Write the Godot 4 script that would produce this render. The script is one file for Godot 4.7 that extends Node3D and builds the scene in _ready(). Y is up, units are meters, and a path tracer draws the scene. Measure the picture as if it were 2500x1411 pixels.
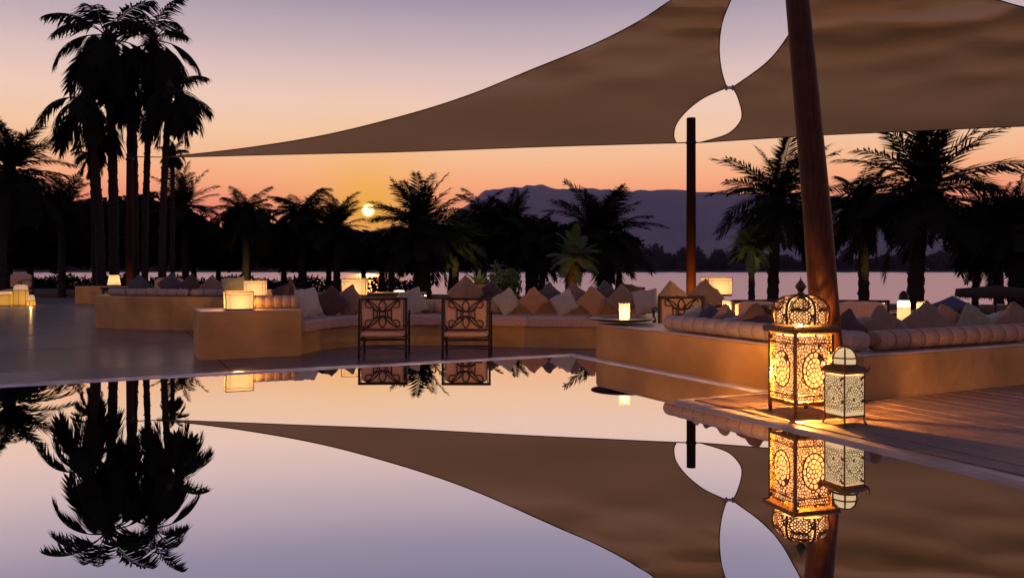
extends Node3D
# A resort terrace at sunset: a raised reflecting pool, built-in sofas, shade sails, palms and a river.
# Plan frame: x right, d metres ahead of the camera (z = -d). The pool's own axes are turned by TH: s along its far rim, t towards the camera along its right side.
const EYE := 1.063          # height of the camera over the pool water
const TH := 26.0
const DECK := -0.24         # level of the sunken terrace
const GARDEN := -1.2
const RIVER := -3.0
var rng := RandomNumberGenerator.new()
var used := {}
var M := {}                 # materials
var cache := {}             # shared meshes

func _ready():
	rng.seed = 7
	setup_camera_and_light()
	make_materials()
	build_setting()
	build_hills()
	build_plants()
	build_sails()
	build_sofas()
	build_furniture()
	build_lamps()
	build_pillows()

func setup_camera_and_light():
	var cam := Camera3D.new(); cam.name = "camera"; add_child(cam)
	cam.projection = Camera3D.PROJECTION_FRUSTUM
	cam.near = 0.1; cam.far = 20000.0
	cam.keep_aspect = Camera3D.KEEP_HEIGHT
	cam.size = 2.0 * 0.1 * 705.5 / 2000.0
	cam.frustum_offset = Vector2(0, -53.5 / 2000.0 * 0.1)
	cam.position = Vector3(0, EYE, 0)
	cam.current = true
	var env := Environment.new()
	env.background_mode = Environment.BG_SKY
	var sky := Sky.new(); var pm := PanoramaSkyMaterial.new()
	pm.panorama = ImageTexture.create_from_image(sky_image()); sky.sky_material = pm
	env.sky = sky
	env.background_energy_multiplier = 1.0
	env.tonemap_mode = Environment.TONE_MAPPER_LINEAR
	env.tonemap_exposure = 1.0
	env.fog_enabled = true; env.fog_density = 0.000035; env.fog_light_color = Color(0.86, 0.78, 0.88)
	env.sdfgi_enabled = true; env.ssao_enabled = true; env.ssil_enabled = true
	var we := WorldEnvironment.new(); we.name = "world_environment"; we.environment = env; add_child(we)
	var sun := DirectionalLight3D.new(); sun.name = "setting_sun"; add_child(sun)
	sun.light_color = Color(1.0, 0.55, 0.25); sun.light_energy = 0.12; sun.light_angular_distance = 0.5; sun.shadow_enabled = true
	var az := deg_to_rad(-10.0); var el := deg_to_rad(3.95)
	var to_sun := Vector3(sin(az) * cos(el), sin(el), -cos(az) * cos(el))
	sun.look_at_from_position(Vector3.ZERO, -to_sun, Vector3.UP)

# ---------- sky ----------
func lin(r: float, g: float, b: float) -> Vector3:
	var c := Color(r / 255.0, g / 255.0, b / 255.0).srgb_to_linear()
	return Vector3(c.r, c.g, c.b)

func ramp(keys: Array, x: float) -> Vector3:
	if x <= keys[0][0]: return keys[0][1]
	for i in range(1, keys.size()):
		if x <= keys[i][0]:
			var f: float = (x - keys[i - 1][0]) / (keys[i][0] - keys[i - 1][0])
			f = f * f * (3.0 - 2.0 * f) * 0.35 + f * 0.65
			return (keys[i - 1][1] as Vector3).lerp(keys[i][1], f)
	return keys[-1][1]

func sky_image() -> Image:
	# air only: warm towards the setting sun, lavender above, dusky violet in the east
	var west := [[0.0, lin(196, 98, 96)], [2.5, lin(224, 120, 100)], [4.5, lin(242, 146, 112)], [6.0, lin(252, 174, 128)], [7.5, lin(253, 194, 150)], [9.0, lin(252, 206, 170)], [11.0, lin(246, 208, 188)], [13.0, lin(229, 198, 192)], [15.5, lin(198, 176, 184)], [18.5, lin(157, 147, 167)], [22.0, lin(133, 128, 155)], [32.0, lin(104, 106, 146)], [55.0, lin(78, 86, 134)], [90.0, lin(62, 72, 120)]]
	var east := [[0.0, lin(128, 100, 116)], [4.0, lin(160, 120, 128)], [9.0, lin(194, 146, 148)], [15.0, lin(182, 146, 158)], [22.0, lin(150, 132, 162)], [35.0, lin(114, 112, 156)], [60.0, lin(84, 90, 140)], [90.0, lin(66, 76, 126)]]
	var w := 810; var h := 360     # 45 columns of overlap on either side
	var px := PackedFloat32Array(); px.resize(w * h * 3)
	var wr := []; var er := []
	for y in h:
		var el := 90.0 - (y + 0.5) * 180.0 / h
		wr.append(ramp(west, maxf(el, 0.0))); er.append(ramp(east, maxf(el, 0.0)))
	for x in w:
		var az := (x - 45 + 0.5) * 0.5
		var k := 0.5 - 0.5 * cos(deg_to_rad(az + 10.0))
		k = smoothstep(0.12, 0.95, k)
		for y in h:
			var el := 90.0 - (y + 0.5) * 180.0 / h
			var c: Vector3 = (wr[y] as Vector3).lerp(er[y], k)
			c *= 1.0 + 0.16 * (1.0 - smoothstep(3.0, 9.0, el))      # what the haze below takes from the low sky
			if el < -2.0: c = lin(52, 42, 50)
			var i := (y * w + x) * 3
			px[i] = c.x; px[i + 1] = c.y; px[i + 2] = c.z
	var im := Image.create_from_data(w, h, false, Image.FORMAT_RGBF, px.to_byte_array())
	im.resize(4608, 2048, Image.INTERPOLATE_CUBIC)
	im = im.get_region(Rect2i(256, 0, 4096, 2048))
	# the sun's disc and the yellow glow of the air round it
	var cx := int(350.0 / 360.0 * 4096.0); var cy := int((90.0 - 3.95) / 180.0 * 2048.0)
	var deg := 360.0 / 4096.0
	for y in range(cy - 190, cy + 50):
		for x in range(cx - 230, cx + 231):
			var dx := (x - cx) * deg; var dy := (cy - y) * deg
			var r := sqrt(dx * dx + dy * dy)
			var edge := clampf((20.0 - sqrt(dx * dx + dy * dy * 0.8)) / 8.0, 0.0, 1.0)
			var xx := posmod(x, 4096)
			var c := im.get_pixel(xx, y)
			var v := Vector3(c.r, c.g, c.b)
			var halo := exp(-pow(r / 4.2, 1.3)) * edge * 0.7
			v = v.lerp(lin(255, 194, 92), halo * 0.75)
			var core := exp(-pow(r / 2.2, 1.3))
			v = v.lerp(lin(255, 184, 38), core * 0.92)
			v += Vector3(2.6, 2.2, 1.3) * smoothstep(0.46, 0.30, r)
			im.set_pixel(xx, y, Color(v.x, v.y, v.z))
	return im

# ---------- naming ----------
func numbered(n: String) -> String:
	if not used.has(n):
		used[n] = 0
		return n
	used[n] += 1
	return "%s_%03d" % [n, used[n]]

func tag(o: Node3D, label: String, category: String, group := "", kind := ""):
	if label: o.set_meta("label", label)
	if category: o.set_meta("category", category)
	if group: o.set_meta("group", group)
	if kind: o.set_meta("kind", kind)

func thing(called: String, label: String, category: String, at := Vector3.ZERO, yaw := 0.0, group := "") -> Node3D:
	var o := Node3D.new(); o.name = numbered(called); add_child(o)
	o.position = at; o.rotation.y = yaw
	tag(o, label, category, group)
	return o

func part(called: String, mesh: Mesh, mat: Material, parent: Node, xf := Transform3D()) -> MeshInstance3D:
	var o := MeshInstance3D.new()
	o.name = numbered(called) if parent == self else called
	o.mesh = mesh
	o.material_override = mat
	o.transform = xf
	parent.add_child(o, true)
	if parent != self and "@" in o.name:
		o.name = called
	return o

func struct(called: String, mesh: Mesh, mat: Material, xf := Transform3D()) -> MeshInstance3D:
	var o := part(called, mesh, mat, self, xf)
	o.set_meta("kind", "structure")
	return o

# ---------- places ----------
func P(px: float, py: float, d: float) -> Vector3:      # the point d metres ahead that the photograph shows at (px, py)
	return Vector3((px - 1250.0) / 2000.0 * d, EYE - (py - 652.0) / 2000.0 * d, -d)
func G(px: float, d: float, y: float) -> Vector3:
	return Vector3((px - 1250.0) / 2000.0 * d, y, -d)
func ST(s: float, t: float, y: float) -> Vector3:
	return Vector3(0.69 + 0.8988 * s + 0.4384 * t, y, -(9.84 + 0.4384 * s - 0.8988 * t))
func pool_frame(s := 0.0, t := 0.0, y := 0.0) -> Transform3D:
	return Transform3D(Basis(Vector3.UP, deg_to_rad(TH)), ST(s, t, y))

# ---------- mesh helpers ----------
func begin() -> SurfaceTool:
	var st := SurfaceTool.new(); st.begin(Mesh.PRIMITIVE_TRIANGLES); return st

func done(st: SurfaceTool) -> ArrayMesh:
	st.generate_normals()
	return st.commit()

func tri(st: SurfaceTool, a: Vector3, b: Vector3, c: Vector3, out := Vector3.ZERO):
	if out != Vector3.ZERO and (b - a).cross(c - a).dot(out) > 0.0:
		st.add_vertex(a); st.add_vertex(c); st.add_vertex(b)
	else:
		st.add_vertex(a); st.add_vertex(b); st.add_vertex(c)

func quad(st: SurfaceTool, a: Vector3, b: Vector3, c: Vector3, d: Vector3, out := Vector3.ZERO):
	tri(st, a, b, c, out); tri(st, a, c, d, out)

func add_box(st: SurfaceTool, xf: Transform3D, size: Vector3, bev := 0.0):
	st.set_smooth_group(-1)
	var h := size * 0.5
	bev = minf(bev, minf(h.x, minf(h.y, h.z)) * 0.9)
	var v := func(s: Vector3, axis: int) -> Vector3:
		var p := Vector3(s.x * (h.x - bev), s.y * (h.y - bev), s.z * (h.z - bev))
		p[axis] = s[axis] * h[axis]
		return xf * p
	for axis in 3:
		var u := (axis + 1) % 3; var w := (axis + 2) % 3
		for sg in [-1.0, 1.0]:
			var q := []
			for k in [[-1.0, -1.0], [1.0, -1.0], [1.0, 1.0], [-1.0, 1.0]]:
				var s := Vector3.ZERO; s[axis] = sg; s[u] = k[0]; s[w] = k[1]
				q.append(v.call(s, axis))
			var o := Vector3.ZERO; o[axis] = sg
			quad(st, q[0], q[1], q[2], q[3], xf.basis * o)
	if bev <= 0.0: return
	for axis in 3:      # the edges that run along this axis
		var u := (axis + 1) % 3; var w := (axis + 2) % 3
		for k in [[-1.0, -1.0], [1.0, -1.0], [1.0, 1.0], [-1.0, 1.0]]:
			var a := Vector3.ZERO; a[u] = k[0]; a[w] = k[1]
			var lo := a; lo[axis] = -1.0
			var hi := a; hi[axis] = 1.0
			quad(st, v.call(lo, u), v.call(hi, u), v.call(hi, w), v.call(lo, w), xf.basis * a)
	for x in [-1.0, 1.0]:
		for y in [-1.0, 1.0]:
			for z in [-1.0, 1.0]:
				var s := Vector3(x, y, z)
				tri(st, v.call(s, 0), v.call(s, 1), v.call(s, 2), xf.basis * s)

func box_mesh(size: Vector3, bev := 0.0) -> ArrayMesh:
	var st := begin(); add_box(st, Transform3D(), size, bev); return done(st)

func add_tube(st: SurfaceTool, pts: PackedVector3Array, radii: Array, sides := 8, caps := true):
	var n := pts.size()
	var rings := []
	var side := Vector3.ZERO
	for i in n:
		var t := (pts[mini(i + 1, n - 1)] - pts[maxi(i - 1, 0)]).normalized()
		if i == 0:
			side = t.cross(Vector3.UP if absf(t.y) < 0.9 else Vector3.RIGHT).normalized()
		else:
			side = (side - t * side.dot(t)).normalized()
		var up := side.cross(t)
		var r: float = radii[mini(i, radii.size() - 1)]
		var ring := PackedVector3Array()
		for k in sides:
			var a := TAU * k / sides
			ring.append(pts[i] + (side * cos(a) + up * sin(a)) * r)
		rings.append(ring)
	st.set_smooth_group(0)
	for i in n - 1:
		for k in sides:
			var k2 := (k + 1) % sides
			var o: Vector3 = rings[i][k] + rings[i][k2] - 2.0 * pts[i]
			quad(st, rings[i][k], rings[i][k2], rings[i + 1][k2], rings[i + 1][k], o)
	if caps:
		st.set_smooth_group(-1)
		for e in [0, n - 1]:
			var o := pts[0] - pts[1] if e == 0 else pts[n - 1] - pts[n - 2]
			for k in range(1, sides - 1):
				tri(st, rings[e][0], rings[e][k], rings[e][k + 1], o)

func tube_mesh(pts: PackedVector3Array, radii: Array, sides := 10) -> ArrayMesh:
	var st := begin(); add_tube(st, pts, radii, sides); return done(st)

func add_lathe(st: SurfaceTool, prof: Array, sides := 20, turn := 0.0, flat := false, at := Vector3.ZERO):
	st.set_smooth_group(-1 if flat else 0)
	for i in prof.size() - 1:
		var a: Vector2 = prof[i]; var b: Vector2 = prof[i + 1]
		for k in sides:
			var t0 := TAU * k / sides + turn; var t1 := TAU * (k + 1) / sides + turn
			var d0 := Vector3(sin(t0), 0, cos(t0)); var d1 := Vector3(sin(t1), 0, cos(t1))
			var o := (d0 + d1) * (b.y - a.y) + Vector3.UP * 2.0 * (a.x - b.x)
			quad(st, at + d0 * a.x + Vector3.UP * a.y, at + d1 * a.x + Vector3.UP * a.y, at + d1 * b.x + Vector3.UP * b.y, at + d0 * b.x + Vector3.UP * b.y, o)

func lathe_mesh(prof: Array, sides := 20, turn := 0.0, flat := false) -> ArrayMesh:
	var st := begin(); add_lathe(st, prof, sides, turn, flat); return done(st)

func ccw(poly: PackedVector2Array) -> PackedVector2Array:
	if Geometry2D.is_polygon_clockwise(poly):
		var p := poly.duplicate(); p.reverse(); return p
	return poly

func add_prism(st: SurfaceTool, poly_in: PackedVector2Array, y0: float, y1: float, bev := 0.0):
	# poly in plan (x, d); sides, top with a chamfer, underside
	var poly := ccw(poly_in)
	var n := poly.size()
	var top := poly
	if bev > 0.0:
		var ins := PackedVector2Array()
		for i in n:
			var a := (poly[i] - poly[(i + n - 1) % n]).normalized(); var b := (poly[(i + 1) % n] - poly[i]).normalized()
			var na := Vector2(a.y, -a.x); var nb := Vector2(b.y, -b.x)
			var m := (na + nb).normalized(); var k := bev / maxf(0.4, m.dot(na))
			ins.append(poly[i] - m * k)
		if Geometry2D.is_point_in_polygon(ins[0], poly): top = ins
		else:
			for i in n: ins[i] = 2.0 * poly[i] - ins[i]
			top = ins
	st.set_smooth_group(-1)
	var c := Vector2.ZERO
	for p in poly: c += p / n
	for i in n:
		var a := poly[i]; var b := poly[(i + 1) % n]
		var e := b - a
		var o := Vector3(e.y, 0, e.x)      # outward for a counter-clockwise outline in (x, d)
		if Geometry2D.is_polygon_clockwise(poly): o = -o
		quad(st, Vector3(a.x, y0, -a.y), Vector3(b.x, y0, -b.y), Vector3(b.x, y1 - bev, -b.y), Vector3(a.x, y1 - bev, -a.y), o)
		if bev > 0.0:
			var a2 := top[i]; var b2 := top[(i + 1) % n]
			quad(st, Vector3(a.x, y1 - bev, -a.y), Vector3(b.x, y1 - bev, -b.y), Vector3(b2.x, y1, -b2.y), Vector3(a2.x, y1, -a2.y), o + Vector3.UP * e.length())
	var ids := Geometry2D.triangulate_polygon(top)
	for i in range(0, ids.size(), 3):
		tri(st, Vector3(top[ids[i]].x, y1, -top[ids[i]].y), Vector3(top[ids[i + 1]].x, y1, -top[ids[i + 1]].y), Vector3(top[ids[i + 2]].x, y1, -top[ids[i + 2]].y), Vector3.UP)
	ids = Geometry2D.triangulate_polygon(poly)
	for i in range(0, ids.size(), 3):
		tri(st, Vector3(poly[ids[i]].x, y0, -poly[ids[i]].y), Vector3(poly[ids[i + 1]].x, y0, -poly[ids[i + 1]].y), Vector3(poly[ids[i + 2]].x, y0, -poly[ids[i + 2]].y), Vector3.DOWN)

func prism_mesh(poly: Array, y0: float, y1: float, bev := 0.0) -> ArrayMesh:
	var st := begin(); add_prism(st, PackedVector2Array(poly), y0, y1, bev); return done(st)

func st2(s: float, t: float) -> Vector2:
	var p := ST(s, t, 0); return Vector2(p.x, -p.z)

func smooth_line(pts: Array, k := 6) -> Array:     # Catmull-Rom
	var out := []
	for i in pts.size() - 1:
		var a = pts[maxi(i - 1, 0)]; var b = pts[i]; var c = pts[i + 1]; var d = pts[mini(i + 2, pts.size() - 1)]
		for j in k:
			out.append(b.cubic_interpolate(c, a, d, float(j) / k))
	out.append(pts[-1])
	return out

# ---------- materials ----------
func noise_tex(freq: float, sd: int, c0: Color, c1: Color, octaves := 4, type := FastNoiseLite.TYPE_SIMPLEX_SMOOTH, size := 512) -> NoiseTexture2D:
	var n := FastNoiseLite.new(); n.seed = sd; n.frequency = freq; n.fractal_octaves = octaves; n.noise_type = type
	var t := NoiseTexture2D.new(); t.width = size; t.height = size; t.seamless = true; t.noise = n
	var g := Gradient.new(); g.set_color(0, c0); g.set_color(1, c1); t.color_ramp = g
	return t

func bump_tex(freq: float, sd: int, strength := 4.0, octaves := 4, type := FastNoiseLite.TYPE_SIMPLEX_SMOOTH, size := 512) -> NoiseTexture2D:
	var n := FastNoiseLite.new(); n.seed = sd; n.frequency = freq; n.fractal_octaves = octaves; n.noise_type = type
	var t := NoiseTexture2D.new(); t.width = size; t.height = size; t.seamless = true; t.noise = n; t.as_normal_map = true; t.bump_strength = strength
	return t

func mat(r: float, g: float, b: float, rough := 0.8, metal := 0.0) -> StandardMaterial3D:     # real-world (linear) base colour
	var m := StandardMaterial3D.new()
	m.albedo_color = Color(r, g, b).linear_to_srgb(); m.roughness = rough; m.metallic = metal
	return m

func worn(m: StandardMaterial3D, tex: Texture2D, scale: float, normal: Texture2D = null, amount := 1.0, stretch := Vector3.ONE) -> StandardMaterial3D:
	m.uv1_triplanar = true; m.uv1_world_triplanar = true; m.uv1_scale = stretch * scale
	if tex: m.albedo_texture = tex
	if normal:
		m.normal_enabled = true; m.normal_texture = normal; m.normal_scale = amount
	return m

func glow(m: StandardMaterial3D, r: float, g: float, b: float, e := 1.0) -> StandardMaterial3D:
	m.emission_enabled = true; m.emission = Color(r, g, b).linear_to_srgb(); m.emission_energy_multiplier = e
	return m

func make_materials():
	var mottle := noise_tex(0.006, 3, Color(0.68, 0.67, 0.66), Color(1, 1, 1))
	var fine := noise_tex(0.03, 5, Color(0.78, 0.78, 0.78), Color(1, 1, 1))
	var weave := bump_tex(0.12, 9, 5.0, 2)
	var rough_b := bump_tex(0.03, 11, 6.0)
	var swell := bump_tex(0.012, 13, 3.0, 3)
	var grain := noise_tex(0.02, 17, Color(0.6, 0.55, 0.5), Color(1, 1, 1), 5)
	M.plaster = worn(mat(0.70, 0.385, 0.112, 0.75), mottle, 0.35, rough_b, 0.10)
	M.plaster_sky_sheen = worn(mat(0.70, 0.52, 0.40, 0.35), mottle, 0.5, rough_b, 0.1)  # paler, glossier wall plaster: sky highlight on the tops put into the colour
	M.slab = [worn(mat(0.165, 0.114, 0.132, 0.24), mottle, 0.3), worn(mat(0.175, 0.122, 0.138, 0.27), mottle, 0.27), worn(mat(0.155, 0.108, 0.126, 0.22), mottle, 0.33)]
	M.joint = mat(0.05, 0.04, 0.04, 0.9)
	M.coping = worn(mat(0.80, 0.77, 0.78, 0.14), mottle, 0.8)
	M.kerb = worn(mat(0.42, 0.36, 0.36, 0.2), mottle, 0.8)
	M.pool_tile = mat(0.03, 0.035, 0.045, 0.3)
	M.water = mat(0.89, 0.885, 0.90, 0.0, 1.0)
	M.water.normal_enabled = false
	M.river = worn(mat(0.70, 0.47, 0.55, 0.30, 1.0), null, 0.02, bump_tex(0.03, 21, 3.0, 3), 0.2)
	M.board = []
	for k in 4:
		var b := mat(0.215 + 0.008 * k, 0.142 + 0.005 * k, 0.104 + 0.004 * k, 0.38 + 0.04 * k)
		b.uv1_triplanar = true; b.uv1_scale = Vector3(9, 4, 0.9); b.uv1_offset = Vector3(k * 0.31, 0, k * 0.17)
		b.albedo_texture = grain; b.normal_enabled = true; b.normal_texture = rough_b; b.normal_scale = 0.25
		M.board.append(b)
	M.earth = worn(mat(0.035, 0.03, 0.025, 0.95), mottle, 0.2, rough_b, 1.0)
	M.far_land = mat(0.03, 0.026, 0.03, 1.0)
	M.grove = mat(0.030, 0.028, 0.036, 1.0)
	M.hill = worn(mat(0.20, 0.162, 0.172, 1.0), null, 0.0011)
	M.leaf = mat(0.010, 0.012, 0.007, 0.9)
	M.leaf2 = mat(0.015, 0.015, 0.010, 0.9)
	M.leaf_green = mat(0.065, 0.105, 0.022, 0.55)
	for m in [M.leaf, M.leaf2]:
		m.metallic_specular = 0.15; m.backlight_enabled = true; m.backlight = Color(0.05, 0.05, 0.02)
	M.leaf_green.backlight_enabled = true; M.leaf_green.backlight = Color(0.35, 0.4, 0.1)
	M.agave = mat(0.30, 0.33, 0.08, 0.45)
	M.trunk = worn(mat(0.034, 0.022, 0.016, 0.95), grain, 0.8, rough_b, 1.0)
	M.sail = worn(mat(0.59, 0.465, 0.245, 0.9), null, 3.0, weave, 0.05, Vector3.ONE)
	M.sail.backlight_enabled = true; M.sail.backlight = Color(0.62, 0.52, 0.32)
	M.hem = mat(0.06, 0.04, 0.03, 0.8)
	M.cable = mat(0.03, 0.03, 0.03, 0.5, 0.6)
	M.post = mat(0.030, 0.012, 0.006, 0.6)
	M.post.metallic_specular = 0.12
	M.mast_far = mat(0.028, 0.012, 0.008, 0.7)
	M.mast_far.metallic_specular = 0.15
	M.mast = worn(mat(0.085, 0.030, 0.013, 0.5), grain, 1.2, rough_b, 0.3, Vector3(3, 0.35, 3))
	M.mast.metallic_specular = 0.25
	M.iron = worn(mat(0.022, 0.014, 0.012, 0.45, 0.5), fine, 2.0)
	M.tan = worn(mat(0.78, 0.45, 0.27, 0.95), fine, 2.0, weave, 0.4)
	M.seat = worn(mat(0.58, 0.36, 0.25, 0.9), fine, 1.5, weave, 0.4)
	M.bolster = worn(mat(1, 1, 1, 0.95), fine, 2.0, weave, 0.4)
	M.bolster.vertex_color_use_as_albedo = true
	M.pillow = {}
	for k in {"grey": [0.44, 0.37, 0.27], "pale": [0.46, 0.41, 0.35], "brown": [0.28, 0.165, 0.10], "rust": [0.46, 0.23, 0.095], "dark": [0.10, 0.05, 0.035], "olive": [0.29, 0.26, 0.15], "slate": [0.09, 0.08, 0.08]}:
		var c: Array = {"grey": [0.44, 0.37, 0.27], "pale": [0.46, 0.41, 0.35], "brown": [0.28, 0.165, 0.10], "rust": [0.46, 0.23, 0.095], "dark": [0.10, 0.05, 0.035], "olive": [0.29, 0.26, 0.15], "slate": [0.09, 0.08, 0.08]}[k]
		M.pillow[k] = worn(mat(c[0], c[1], c[2], 0.95), fine, 3.0, weave, 0.6)
		M.pillow[k].rim_enabled = true; M.pillow[k].rim = 0.3
	M.dark_wood = worn(mat(0.045, 0.026, 0.02, 0.4), grain, 1.5, rough_b, 0.2)
	M.black = mat(0.012, 0.011, 0.011, 0.3)
	M.shade = glow(mat(0.85, 0.74, 0.52, 0.9), 0.52, 0.40, 0.20, 0.30)
	M.shade.backlight_enabled = true; M.shade.backlight = Color(0.38, 0.36, 0.29)
	M.shade_rib = mat(0.30, 0.22, 0.12, 0.7)
	M.bulb = glow(mat(0.9, 0.8, 0.6, 0.5), 1.0, 0.80, 0.48, 2.2)
	M.wax = glow(mat(0.9, 0.75, 0.5, 0.6), 1.0, 0.78, 0.42, 1.4)
	M.brass = worn(mat(0.16, 0.085, 0.035, 0.45, 0.7), fine, 6.0)
	M.lantern_glass = glow(mat(0.85, 0.66, 0.34, 0.7), 1.0, 0.79, 0.43, 0.42)
	M.lantern_glass.backlight_enabled = true; M.lantern_glass.backlight = Color(0.085, 0.070, 0.035)
	M.frost = glow(mat(0.45, 0.34, 0.18, 0.8), 1.0, 0.72, 0.36, 0.62)
	M.frost.backlight_enabled = true; M.frost.backlight = Color(0.18, 0.155, 0.10)
	M.jar = glow(mat(0.38, 0.30, 0.10, 0.6), 0.30, 0.22, 0.05, 0.26)
	M.jar.backlight_enabled = true; M.jar.backlight = Color(0.36, 0.32, 0.16)
	M.thatch = worn(mat(0.06, 0.04, 0.03, 1.0), grain, 1.0, rough_b, 1.0)
	M.canvas = mat(0.06, 0.06, 0.10, 0.9)

# ---------- the setting ----------
func build_setting():
	# pool: water, rim, overflow trough, shell
	var pool := [st2(-18, 14), st2(-18, 0), st2(0, 0), st2(0, 3.3), st2(-0.95, 3.3), st2(-0.95, 14)]
	var st := begin(); st.set_smooth_group(-1)
	var pts := PackedVector2Array(pool); var ids := Geometry2D.triangulate_polygon(pts)
	for i in range(0, ids.size(), 3):
		tri(st, Vector3(pts[ids[i]].x, 0, -pts[ids[i]].y), Vector3(pts[ids[i + 1]].x, 0, -pts[ids[i + 1]].y), Vector3(pts[ids[i + 2]].x, 0, -pts[ids[i + 2]].y), Vector3.UP)
	struct("pool_water", done(st), M.water)
	struct("pool_shell", prism_mesh(pool, -1.3, -0.12), M.pool_tile)
	var rim := begin()
	add_prism(rim, PackedVector2Array([st2(-18, -0.10), st2(0.10, -0.10), st2(0.10, 0), st2(-18, 0)]), -0.5, 0.012, 0.006)
	add_prism(rim, PackedVector2Array([st2(0, 0), st2(0.10, 0), st2(0.10, 3.3), st2(0, 3.3)]), -0.5, 0.0125, 0.006)
	struct("pool_rim", done(rim), M.coping)
	var edge := begin()
	add_prism(edge, PackedVector2Array([st2(-0.95, 3.36), st2(-0.85, 3.36), st2(-0.85, 12), st2(-0.95, 12)]), -0.5, 0.020, 0.003)
	add_prism(edge, PackedVector2Array([st2(-0.95, 3.3), st2(0.3, 3.3), st2(0.3, 3.36), st2(-0.95, 3.36)]), -0.5, 0.0205, 0.003)
	struct("deck_kerb", done(edge), M.kerb)
	struct("overflow_trough", prism_mesh([st2(0.10, -0.1), st2(0.34, -0.1), st2(0.34, 3.3), st2(0.10, 3.3)], -0.5, -0.05), M.pool_tile)
	# sunken terrace: bed and slabs with open joints
	struct("terrace_bed", prism_mesh([Vector2(-46, 4), Vector2(-46, 38), Vector2(-8, 34), Vector2(3, 28), Vector2(7, 23), Vector2(26, 23), Vector2(26, 9), Vector2(3, 9), st2(0.12, -0.02), st2(-18, -0.1), st2(-30, -0.1)], -0.9, DECK - 0.028), M.joint)
	var terrace := Node3D.new(); terrace.name = "terrace_paving"; add_child(terrace); terrace.set_meta("kind", "structure")
	terrace.transform = pool_frame()
	var slab := [box_mesh(Vector3(7.185, 0.05, 3.135), 0.006), box_mesh(Vector3(7.18, 0.05, 3.13), 0.009)]
	for j in 8:
		for i in 6:
			var s := -28.8 + 7.2 * i; var t := -1.69 - 3.15 * j
			var q := st2(s, t)
			if q.y > 31.0 or (q.x > 5.5 and q.y > 20.0) or q.x < -32.0 or q.y < 1.0: continue
			if s > 1.5 and t > -1.0: pass
			var k := rng.randi() % 3
			part("slab", slab[rng.randi() % 2], M.slab[k], terrace, Transform3D(Basis(Vector3.RIGHT, rng.randf_range(-0.0006, 0.0006)), Vector3(s, DECK - 0.025 + rng.randf_range(-0.001, 0.001), t)))
	part("slab", slab[0], M.slab[1], terrace, Transform3D(Basis(), Vector3(7.2, DECK - 0.025, 1.46)))     # inside the right-hand sofa
	part("slab", box_mesh(Vector3(2.4, 0.05, 3.13), 0.006), M.slab[0], terrace, Transform3D(Basis(), Vector3(2.39, DECK - 0.025, 1.46)))
	# upper deck of boards beside the pool
	struct("deck_bed", prism_mesh([st2(-0.85, 3.4), st2(0.33, 3.4), st2(0.33, 4.02), st2(9, 4.02), st2(9, 12), st2(-0.85, 12)], -0.6, -0.004), M.joint)
	var deck := Node3D.new(); deck.name = "timber_deck"; add_child(deck); deck.set_meta("kind", "structure")
	deck.transform = pool_frame()
	for i in 40:
		var s := -0.765 + 0.172 * i
		var t0 := 3.405 if s < 0.3 else 4.03
		var cuts := [t0]
		var t := t0 + rng.randf_range(0.6, 2.2)
		while t < 9.0:
			cuts.append(t); t += 2.4
		cuts.append(9.2)
		for k in cuts.size() - 1:
			var l: float = cuts[k + 1] - cuts[k] - 0.006
			var b := box_mesh(Vector3(0.163, 0.03, l), 0.004)
			part("board", b, M.board[rng.randi() % 4], deck, Transform3D(Basis(Vector3.BACK, rng.randf_range(-0.004, 0.004)), Vector3(s, 0.013 + rng.randf_range(-0.0015, 0.0015), (cuts[k] + cuts[k + 1]) * 0.5)))
	# garden below the terrace, river, far land
	struct("garden_ground", prism_mesh([Vector2(-160, 30), Vector2(-150, 118), Vector2(-60, 100), Vector2(-20, 78), Vector2(10, 58), Vector2(24, 51), Vector2(60, 44), Vector2(60, 16), Vector2(26, 16), Vector2(26, 22), Vector2(5, 22), Vector2(0, 27), Vector2(-10, 33), Vector2(-46, 34)], -6.0, GARDEN, 0.5), M.earth)
	struct("river", flat_sheet(-2600, 2600, 30, 760, RIVER), M.river)
	struct("ground", flat_sheet(-6000, 6000, -1500, 7000, -6.5), M.earth)
	struct("far_bank", prism_mesh([Vector2(-2600, 690), Vector2(-600, 668), Vector2(0, 676), Vector2(500, 664), Vector2(2600, 680), Vector2(4000, 5500), Vector2(-4000, 5500)], -6.0, -1.6, 0.6), M.far_land)

func flat_sheet(x0: float, x1: float, d0: float, d1: float, y: float) -> ArrayMesh:
	var st := begin(); st.set_smooth_group(-1)
	quad(st, Vector3(x0, y, -d0), Vector3(x1, y, -d0), Vector3(x1, y, -d1), Vector3(x0, y, -d1), Vector3.UP)
	return done(st)

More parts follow.
